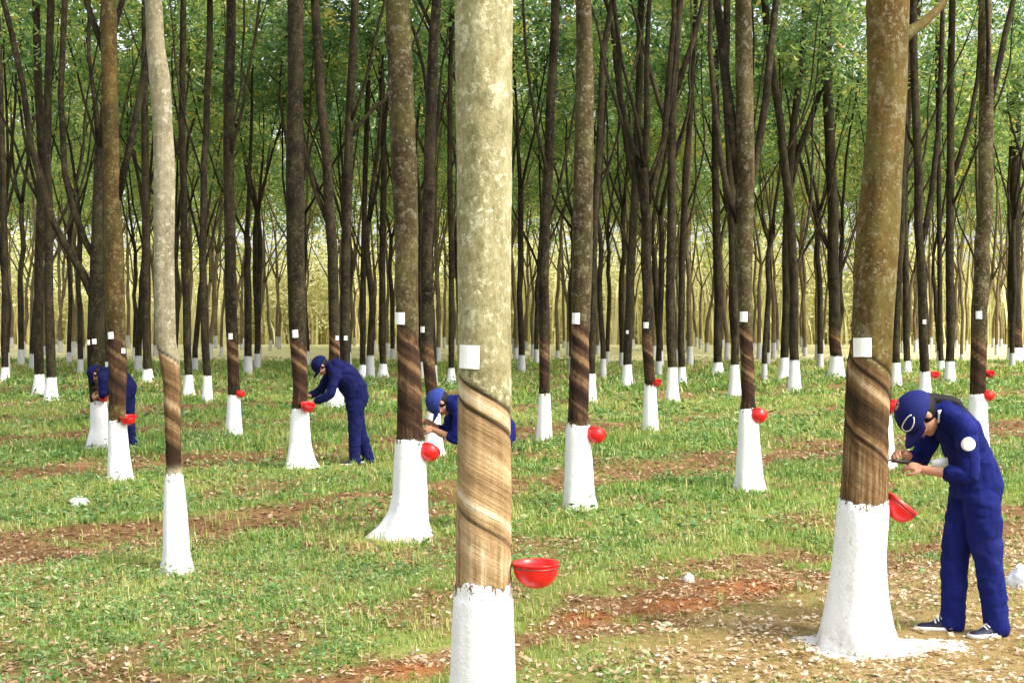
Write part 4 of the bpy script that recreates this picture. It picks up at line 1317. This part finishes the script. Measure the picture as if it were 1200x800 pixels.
def wrinkle(me, amp, seed, sc=(9, 9, 16)):
    n = len(me.vertices)
    co = np.empty(n * 3); me.vertices.foreach_get('co', co); co = co.reshape(-1, 3)
    no = np.empty(n * 3); me.vertices.foreach_get('normal', no); no = no.reshape(-1, 3)
    w = vnoise3(co * 5 + seed)[:, None]
    q = co * np.array(sc) + w * 2.0 + seed
    d = (np.abs(vnoise3(q) - 0.5) * 2 - 0.4) * amp + (np.abs(vnoise3(q * 2.1 + 7) - 0.5) * 2 - 0.4) * amp * 0.25
    co = co + no * d[:, None]
    me.vertices.foreach_set('co', co.ravel())
    me.update()


def make_person(px_feet, pose, label, vox=0.006, heading=180.0, seed=0, capmat='cap_navy', hair_tail=False, patch=False, base=None, cloth='navy'):
    """local frame: x forward, y to the person's left, z up"""
    g = at_ground(*px_feet) if base is None else Vector(base)
    g.z = gz(g.x, g.y)
    root = empty('person', g)
    root.rotation_euler = (0, 0, R(heading))
    P = {k: Vector(v) for k, v in pose.items() if hasattr(v, '__len__') and k != 'spine'}
    sp = lerp_secs(pose['spine'])
    nb, hd = P['neck'], P['head']
    fa = math.radians(pose['face'])                     # degrees below horizontal
    fd = Vector((math.cos(fa), 0, -math.sin(fa))); hu = Vector((math.sin(fa), 0, math.cos(fa)))
    H = Matrix((fd, Vector((0, 1, 0)), hu)).transposed()    # head frame: x face, z crown
    # --- body (skin), one continuous surface
    mb = MB()
    torso(mb, [(f, z, w * 0.86, d * 0.84) for f, z, w, d in sp])
    for s, sd_ in (('l', 1), ('r', -1)):
        hip = Vector((pose['spine'][0][0], 0.085 * sd_, pose['spine'][0][1] - 0.01))
        limb(mb, [hip, P['knee_' + s], P['ankle_' + s]], [0.078, 0.050, 0.034])
        a = P['ankle_' + s]; toe = P['toe_' + s]
        limb(mb, [a - Vector((0, 0, 0.035)), a.lerp(toe, 0.7) - Vector((0, 0, 0.02))], [0.030, 0.018], 10, 3)
        limb(mb, [P['sh_' + s], P['el_' + s], P['wr_' + s]], [0.046, 0.037, 0.026])
        hdv = P['hand_' + s] - P['wr_' + s]
        hand(mb, P['wr_' + s], hdv, (0.1, -0.55 * sd_, -0.6), 0.62, sd_ * 1, 0.95, max(0.0085, vox * 1.5))
    limb(mb, [Vector((sp[-1][0], 0, sp[-1][1])), nb, nb.lerp(hd, 0.6)], [0.06, 0.052, 0.05])
    hs = pose.get('hs', 1.08)
    HS = H * hs
    hp = lambda x, y, z: hd + HS @ Vector((x, y, z))
    mb.ball(hp(-0.005, 0, 0.02), (0.092, 0.074, 0.095), 20, 14, HS)
    mb.ball(hp(0.022, 0, -0.045), (0.062, 0.056, 0.068), 18, 12, HS)
    mb.ball(hp(0.052, 0, -0.092), (0.024, 0.028, 0.020), 12, 8, HS)
    limb(mb, [hp(0.084, 0, 0.006), hp(0.104, 0, -0.030)], [0.009, 0.0125], 8, 3)
    mb.ball(hp(0.078, 0, 0.03), (0.012, 0.05, 0.012), 12, 8, HS)
    mb.ball(hp(0.083, 0, -0.062), (0.009, 0.022, 0.009), 10, 6, HS)
    for sd_ in (1, -1):
        mb.ball(hp(-0.008, 0.077 * sd_, -0.01), (0.018, 0.010, 0.03), 10, 8, HS)
        mb.ball(hp(0.062, 0.038 * sd_, -0.03), (0.02, 0.02, 0.022), 10, 8, HS)
    body = link('body', voxel(mb, min(vox, 0.006), 3), M['skin'], root)
    for sd_ in (1, -1):
        mb = MB(); mb.ball(hp(0.078, 0.031 * sd_, 0.008), (0.006, 0.013, 0.007), 10, 6, HS); mb.build('eye', M['eye'], root)
    mb = MB(); mb.ball(hp(0.0895, 0, -0.062), (0.005, 0.021, 0.006), 10, 6, HS); mb.build('mouth', M['lip'], root)
    # --- coverall
    mb = MB()
    torso(mb, sp)
    for s, sd_ in (('l', 1), ('r', -1)):
        hip = Vector((pose['spine'][0][0], 0.088 * sd_, pose['spine'][0][1]))
        k, a = P['knee_' + s], P['ankle_' + s]
        foot = a + Vector((-0.005, 0, -0.045))
        limb(mb, [hip, hip.lerp(k, 0.5), k, k.lerp(foot, 0.55), foot], [0.115, 0.105, 0.088, 0.080, 0.078], 18, 4)
        sh, el, wr = P['sh_' + s], P['el_' + s], P['wr_' + s]
        cuff = el.lerp(wr, pose.get('cuff_' + s, 0.9) if not isinstance(pose.get('cuff_' + s, 0.9), Vector) else 0.9)
        inner = Vector((sp[-2][0] - 0.01, 0.08 * sd_, sp[-2][1] - 0.03))
        limb(mb, [inner, sh, sh.lerp(el, 0.5), el, cuff], [0.075, 0.078, 0.068, 0.060, 0.052], 16, 4)
    limb(mb, [Vector((sp[-1][0], 0, sp[-1][1])), nb.lerp(hd, 0.12)], [0.085, 0.068], 16, 3)
    me = voxel(mb, vox * 1.3, 3)
    wrinkle(me, 0.015, seed * 3.1, (9, 9, 13))
    link('coverall', me, M[cloth], root)
    # --- collar
    mb = MB()
    ax = (hd - nb).normalized()
    u = Vector((0, 1, 0)); w = u.cross(ax)
    cc = nb.lerp(hd, 0.12)
    ring = [cc + u * 0.070 * math.cos(a) + w * 0.070 * math.sin(a) for a in np.linspace(-0.2, math.pi + 0.2, 15)]
    ring2 = [p + ax * 0.026 - (p - cc) * 0.05 for p in ring]
    ring3 = [p + (p - cc) * 0.07 for p in ring2]; ring4 = [p + (p - cc) * 0.09 for p in ring]
    mb.rings([[a, b, c, d] for a, b, c, d in zip(ring, ring2, ring3, ring4)])
    mb.build('collar', M['white_cloth'] if patch else M['navy'], root)
    # --- cap: crown, band, brim, button
    mb = MB()
    n = 28
    rings = []
    for i in range(11):
        th = i / 10 * (math.pi / 2) * 1.03
        rr = math.sin(th); zz = math.cos(th)
        rings.append([hp(-0.006 + 0.112 * rr * math.cos(2 * math.pi * j / n), 0.094 * rr * math.sin(2 * math.pi * j / n), 0.004 + 0.110 * zz) for j in range(n)])
    inner = [[hd + (p - hd) * 0.965 for p in r] for r in rings[::-1]]
    mb.rings(rings + inner)
    cap = mb.build('cap', M[capmat], root)
    mb = MB()
    top, bot = [], []
    A = np.linspace(-1.25, 1.25, 17)
    rows = []
    for t in np.linspace(0, 1, 6):
        row = []
        for a in A:
            bx, by = 0.104 * math.cos(a) - 0.006, 0.090 * math.sin(a)
            ext = 0.075 * math.cos(a * 1.1) ** 0.6 * t if math.cos(a * 1.1) > 0 else 0
            row.append(hp(bx + ext, by * (1 + 0.04 * t), 0.002 - 0.016 * t - 1.1 * by * by * t))
        rows.append(row)
    dn = hu * -0.005
    mb.rings([r + [p + dn for p in r[::-1]] for r in rows])
    mb.build('brim', M[capmat], cap)
    mb = MB(); mb.ball(hp(-0.006, 0, 0.114), (0.008, 0.008, 0.005), 10, 6, H); mb.build('button', M[capmat], cap)
    if patch:
        # oval badge outline on the front of the cap
        mb = MB()
        pts = []
        for a in np.linspace(0.25, 2 * math.pi - 0.25, 30):
            yy = 0.046 * math.cos(a); zz = 0.050 + 0.021 * math.sin(a) + 0.006 * math.cos(a)
            rr = math.sqrt(max(1e-4, 1 - ((zz - 0.004) / 0.110) ** 2))
            ph = yy / (0.094 * rr) + 0.72
            pts.append(hp(-0.006 + 0.1135 * rr * math.cos(ph), 0.0955 * rr * math.sin(ph), zz))
        mb.tube(pts, 0.0036, 6)
        mb.build('badge', M['white_cloth'], cap)
    # --- hair under the cap
    mb = MB()
    mb.ball(hp(-0.022, 0, -0.005), (0.084, 0.080, 0.075), 18, 12, HS)
    if hair_tail:
        q = pose['spine']
        pts = [hp(-0.085, 0.0, -0.005)]
        for (f, z, hw, hdp), extra in zip(q[::-1][0:4], (0.012, -0.014, -0.012, -0.012)):
            i = q.index((f, z, hw, hdp))
            a = Vector((q[min(i + 1, len(q) - 1)][0] - q[max(i - 1, 0)][0], 0, q[min(i + 1, len(q) - 1)][1] - q[max(i - 1, 0)][1])).normalized()
            back = a.cross(Vector((0, 1, 0))) * -1
            back = Vector((-a.z, 0, a.x))
            pts.append(Vector((f, 0.03, z)) + back * (hdp + extra))
        limb(mb, pts, [0.040, 0.036, 0.030, 0.024, 0.008], 12, 5)
    link('hair', voxel(mb, 0.007, 3), M['hair'], root)
    # --- shoes
    for s in ('l', 'r'):
        a, toe = P['ankle_' + s], P['toe_' + s]
        d = Vector((toe.x - a.x, toe.y - a.y, 0)).normalized(); sdv = Vector((-d.y, d.x, 0))
        heel = Vector((a.x, a.y, 0)) - d * 0.055
        L = (Vector((toe.x, toe.y, 0)) - heel).length + 0.03
        mb = MB(); rings = []
        for t in np.linspace(0, 1, 13):
            w = 0.036 + 0.012 * math.sin(min(t * 1.25, 1) * math.pi * 0.9)
            w *= min(1, (math.sin(math.pi * min(max(t, 0.03), 0.97)) * 3.2) ** 0.45)
            h = 0.086 if t < 0.3 else 0.086 - 0.04 * smooth(0.3, 0.75, t)
            h = float(h) * (1 if t < 0.85 else 1 - 0.5 * ((t - 0.85) / 0.15) ** 2)
            c = heel + d * (L * t)
            rings.append([c + sdv * w * math.cos(b_) * (1 if math.sin(b_) < 0.3 else 0.85) + Vector((0, 0, 0.022 + (h - 0.022) * max(0, math.sin(b_)))) for b_ in [2 * math.pi * k / 14 for k in range(14)]])
        mb.rings(rings)
        shoe = mb.build('shoe', M['shoe'], root)
        mb = MB(); rings = []
        for t in np.linspace(0, 1, 13):
            w = 0.041 + 0.012 * math.sin(min(t * 1.25, 1) * math.pi * 0.9)
            w *= min(1, (math.sin(math.pi * min(max(t, 0.03), 0.97)) * 3.2) ** 0.45)
            c = heel + d * ((L + 0.008) * t - 0.004)
            rings.append([c + sdv * w + Vector((0, 0, 0.0)), c + sdv * w + Vector((0, 0, 0.026)), c - sdv * w + Vector((0, 0, 0.026)), c - sdv * w + Vector((0, 0, 0.0))])
        mb.rings(rings)
        mb.build('sole', M['sole'], shoe)
        if patch:
            mb = MB()
            for k in range(3):
                c = heel + d * (L * (0.45 + 0.07 * k)) + Vector((0, 0, 0.084 - 0.011 * k))
                mb.tube([c - sdv * 0.028 - Vector((0, 0, 0.012)), c + Vector((0, 0, 0.004)), c + sdv * 0.028 - Vector((0, 0, 0.012))], 0.005, 6)
            mb.build('lace', M['white_cloth'], shoe)
    if patch:
        sh, el = P['sh_l'], P['el_l']
        ax = (el - sh).normalized()
        c = sh.lerp(el, 0.34)
        out = Vector((0.42, 1, 0.1)); out = (out - ax * out.dot(ax)).normalized()
        u = ax; w = out.cross(u)
        mb = MB(); rings = []
        for rr in (0.0005, 0.015, 0.030, 0.040):
            rings.append([c + out * (0.092 - 2.6 * rr * rr * math.sin(2 * math.pi * k / 24) ** 2 * 3) + (u * math.cos(2 * math.pi * k / 24) + w * math.sin(2 * math.pi * k / 24)) * rr for k in range(24)])
        rings.append([p - out * 0.03 for p in rings[-1]])
        mb.rings(rings)
        mb.build('sleeve_patch', M['white_cloth'], root)
        # white name strip on the breast
        c = Vector((0.27, 0.10, 1.045))
        mb = MB(); mb.box(c, (0.10, 0.012, 0.045), Matrix.Rotation(R(8), 3, 'Y')); mb.build('name_strip', M['white_cloth'], root)
    tag(root, label, 'person', 'workers in navy uniforms')
    return root, g


def tapping_knife(root, g, heading, grip, d, label):
    Rm = Matrix.Rotation(R(heading), 3, 'Z')
    loc = g + Rm @ Vector(grip)
    o = empty('tapping_knife', loc)
    dv = Rm @ Vector(d).normalized()
    mb = MB(); mb.tube([dv * -0.11, dv * -0.05, dv * 0.02, dv * 0.04], [0.010, 0.013, 0.012, 0.009], 10); mb.build('handle', M['handle'], o)
    up = Vector((0, 0, 1))
    mb = MB(); mb.tube([dv * 0.04, dv * 0.09, dv * 0.13], [0.006, 0.005, 0.005], 8)
    mb.box(dv * 0.145, (0.05, 0.012, 0.022), Matrix.Rotation(math.atan2(dv.y, dv.x), 3, 'Z'))
    mb.build('blade', M['steel'], o)
    tag(o, label, 'knife')


STOOP = dict(
    spine=[(0.0, 0.80, 0.155, 0.140), (-0.01, 0.90, 0.168, 0.150), (0.01, 1.00, 0.158, 0.128), (0.045, 1.10, 0.160, 0.120), (0.10, 1.21, 0.172, 0.118), (0.165, 1.30, 0.160, 0.095), (0.205, 1.345, 0.09, 0.070)],
    neck=(0.225, 0, 1.345), head=(0.365, 0, 1.325), face=68, hs=1.24,
    knee_l=(-0.045, 0.085, 0.46), ankle_l=(-0.10, 0.085, 0.09), toe_l=(0.06, 0.13, 0.03),
    knee_r=(0.08, -0.085, 0.46), ankle_r=(0.10, -0.085, 0.09), toe_r=(0.28, -0.12, 0.03),
    sh_l=(0.15, 0.185, 1.25), el_l=(0.14, 0.235, 0.975), wr_l=(0.375, 0.11, 1.005), hand_l=(0.46, 0.06, 1.035),
    sh_r=(0.165, -0.185, 1.25), el_r=(0.26, -0.22, 1.01), wr_r=(0.43, -0.05, 1.09), hand_r=(0.51, 0.0, 1.10),
    cuff_l=0.42, cuff_r=0.55)
pw1, g1 = make_person((1141, 743), STOOP, 'woman in navy coverall and cap stooping to tap the mossy trunk at the right', 0.005, 188.0, 1, 'cap_navy', True, True)
tapping_knife(pw1, g1, 188.0, (0.50, 0.04, 1.05), (1, 0.25, 0.15), 'dark handled tapping knife held against the mossy trunk by the right worker')

STOOP2 = dict(
    spine=[(0.0, 0.78, 0.160, 0.145), (-0.02, 0.88, 0.175, 0.155), (0.01, 0.99, 0.20, 0.168), (0.09, 1.11, 0.22, 0.175), (0.20, 1.21, 0.22, 0.165), (0.29, 1.27, 0.19, 0.125), (0.34, 1.275, 0.095, 0.075)],
    neck=(0.34, 0, 1.28), head=(0.455, 0, 1.30), face=58,
    knee_l=(0.02, 0.10, 0.43), ankle_l=(0.03, 0.11, 0.09), toe_l=(0.2, 0.12, 0.03),
    knee_r=(-0.08, -0.10, 0.44), ankle_r=(-0.2, -0.12, 0.09), toe_r=(-0.04, -0.13, 0.03),
    sh_l=(0.28, 0.20, 1.19), el_l=(0.36, 0.23, 0.93), wr_l=(0.54, 0.12, 0.83), hand_l=(0.62, 0.08, 0.83),
    sh_r=(0.28, -0.20, 1.19), el_r=(0.42, -0.22, 0.96), wr_r=(0.58, -0.08, 0.90), hand_r=(0.66, -0.04, 0.90),
    cuff_l=0.8, cuff_r=0.8)
pw2, g2 = make_person((416, 545), STOOP2, 'worker in dark navy uniform stooping over a cup in the middle distance left of centre', 0.008, 197.0, 2, 'navy_dark', cloth='navy_dark')
BEND = dict(
    spine=[(0.0, 0.82, 0.160, 0.145), (0.0, 0.92, 0.172, 0.150), (0.07, 1.00, 0.165, 0.135), (0.17, 1.06, 0.172, 0.13), (0.28, 1.11, 0.185, 0.125), (0.38, 1.14, 0.165, 0.10), (0.43, 1.15, 0.095, 0.075)],
    neck=(0.43, 0, 1.155), head=(0.55, 0, 1.16), face=52,
    knee_l=(0.04, 0.10, 0.44), ankle_l=(0.02, 0.11, 0.09), toe_l=(0.19, 0.12, 0.03),
    knee_r=(-0.04, -0.10, 0.44), ankle_r=(-0.16, -0.12, 0.09), toe_r=(0.0, -0.13, 0.03),
    sh_l=(0.37, 0.20, 1.08), el_l=(0.40, 0.23, 0.84), wr_l=(0.60, 0.08, 0.92), hand_l=(0.67, 0.03, 0.94),
    sh_r=(0.37, -0.20, 1.08), el_r=(0.46, -0.2, 0.86), wr_r=(0.64, -0.06, 0.98), hand_r=(0.71, -0.02, 1.00),
    cuff_l=0.3, cuff_r=0.4)
BEND3 = dict(BEND, face=68, knee_l=(0.10, 0.09, 0.44), ankle_l=(0.10, 0.10, 0.09), toe_l=(0.27, 0.11, 0.03), knee_r=(0.12, -0.09, 0.44), ankle_r=(0.14, -0.10, 0.09), toe_r=(0.31, -0.11, 0.03))
pw3, g3 = make_person((585, 621), BEND3, 'worker in blue cap bending low behind the thick central trunk', 0.008, 189.0, 3, 'cap_blue')
BEND4 = dict(BEND3, spine=[(0.0, 0.82, 0.160, 0.145), (-0.01, 0.92, 0.172, 0.150), (0.03, 1.00, 0.165, 0.135), (0.10, 1.06, 0.172, 0.13), (0.18, 1.10, 0.185, 0.125), (0.26, 1.12, 0.165, 0.10), (0.30, 1.13, 0.095, 0.075)],
    neck=(0.31, 0, 1.135), head=(0.42, 0, 1.11), sh_l=(0.25, 0.20, 1.06), sh_r=(0.25, -0.20, 1.06), knee_r=(-0.02, -0.09, 0.44), ankle_r=(-0.07, -0.10, 0.09), toe_r=(0.10, -0.11, 0.03), el_l=(0.24, 0.23, 0.82), wr_l=(0.36, 0.08, 0.80), hand_l=(0.42, 0.03, 0.79), el_r=(0.27, -0.2, 0.84), wr_r=(0.38, -0.06, 0.84), hand_r=(0.44, -0.02, 0.83))
pw4, g4 = make_person((147, 532), BEND4, 'worker in dark navy bending low behind the ochre tinted trunk', 0.008, 180.0, 4, 'navy_dark', cloth='navy_dark')

# ------------------------------------------------------------------ small things on the ground
def lump(name, px, py, w_px, h_px, mat, label, cat, seed, crumple=0.5):
    g = at_ground(px, py); g.z = gz(g.x, g.y)
    k = g.y / F
    rng = np.random.RandomState(seed)
    mb = MB(); mb.ball((0, 0, 0), (1, 1, 1), 28, 18)
    me = mb.mesh(name)
    n = len(me.vertices)
    co = np.empty(n * 3); me.vertices.foreach_get('co', co); co = co.reshape(-1, 3)
    nz = vnoise3(co * 1.7 + seed) * 0.65 + np.abs(vnoise3(co * 4.0 + seed + 9) - 0.5) * 0.7
    co = co * (1 + crumple * (nz[:, None] - 0.5))
    co[:, 2] = np.maximum(co[:, 2], -0.45)
    co *= np.array([w_px * k / 2, w_px * k / 2.4, h_px * k / 1.4])
    me.vertices.foreach_set('co', co.ravel()); me.update()
    o = link(name, me, mat)
    o.location = (g.x, g.y, g.z + 0.45 * h_px * k / 1.6 - 0.01)
    tag(o, label, cat)


lump('plastic_sack', 1196, 686, 36, 28, M['plastic'], 'crumpled white plastic sack on the ground at the right edge', 'sack', 3, 1.0)
lump('pale_stone', 807, 684, 13, 11, M['stone'], 'small white stone in the grass left of the mossy trunk', 'stone', 8)
lump('pale_stone', 92, 592, 24, 12, M['stone'], 'flat pale stone in the grass left of the pale leaning trunk', 'stone', 12)
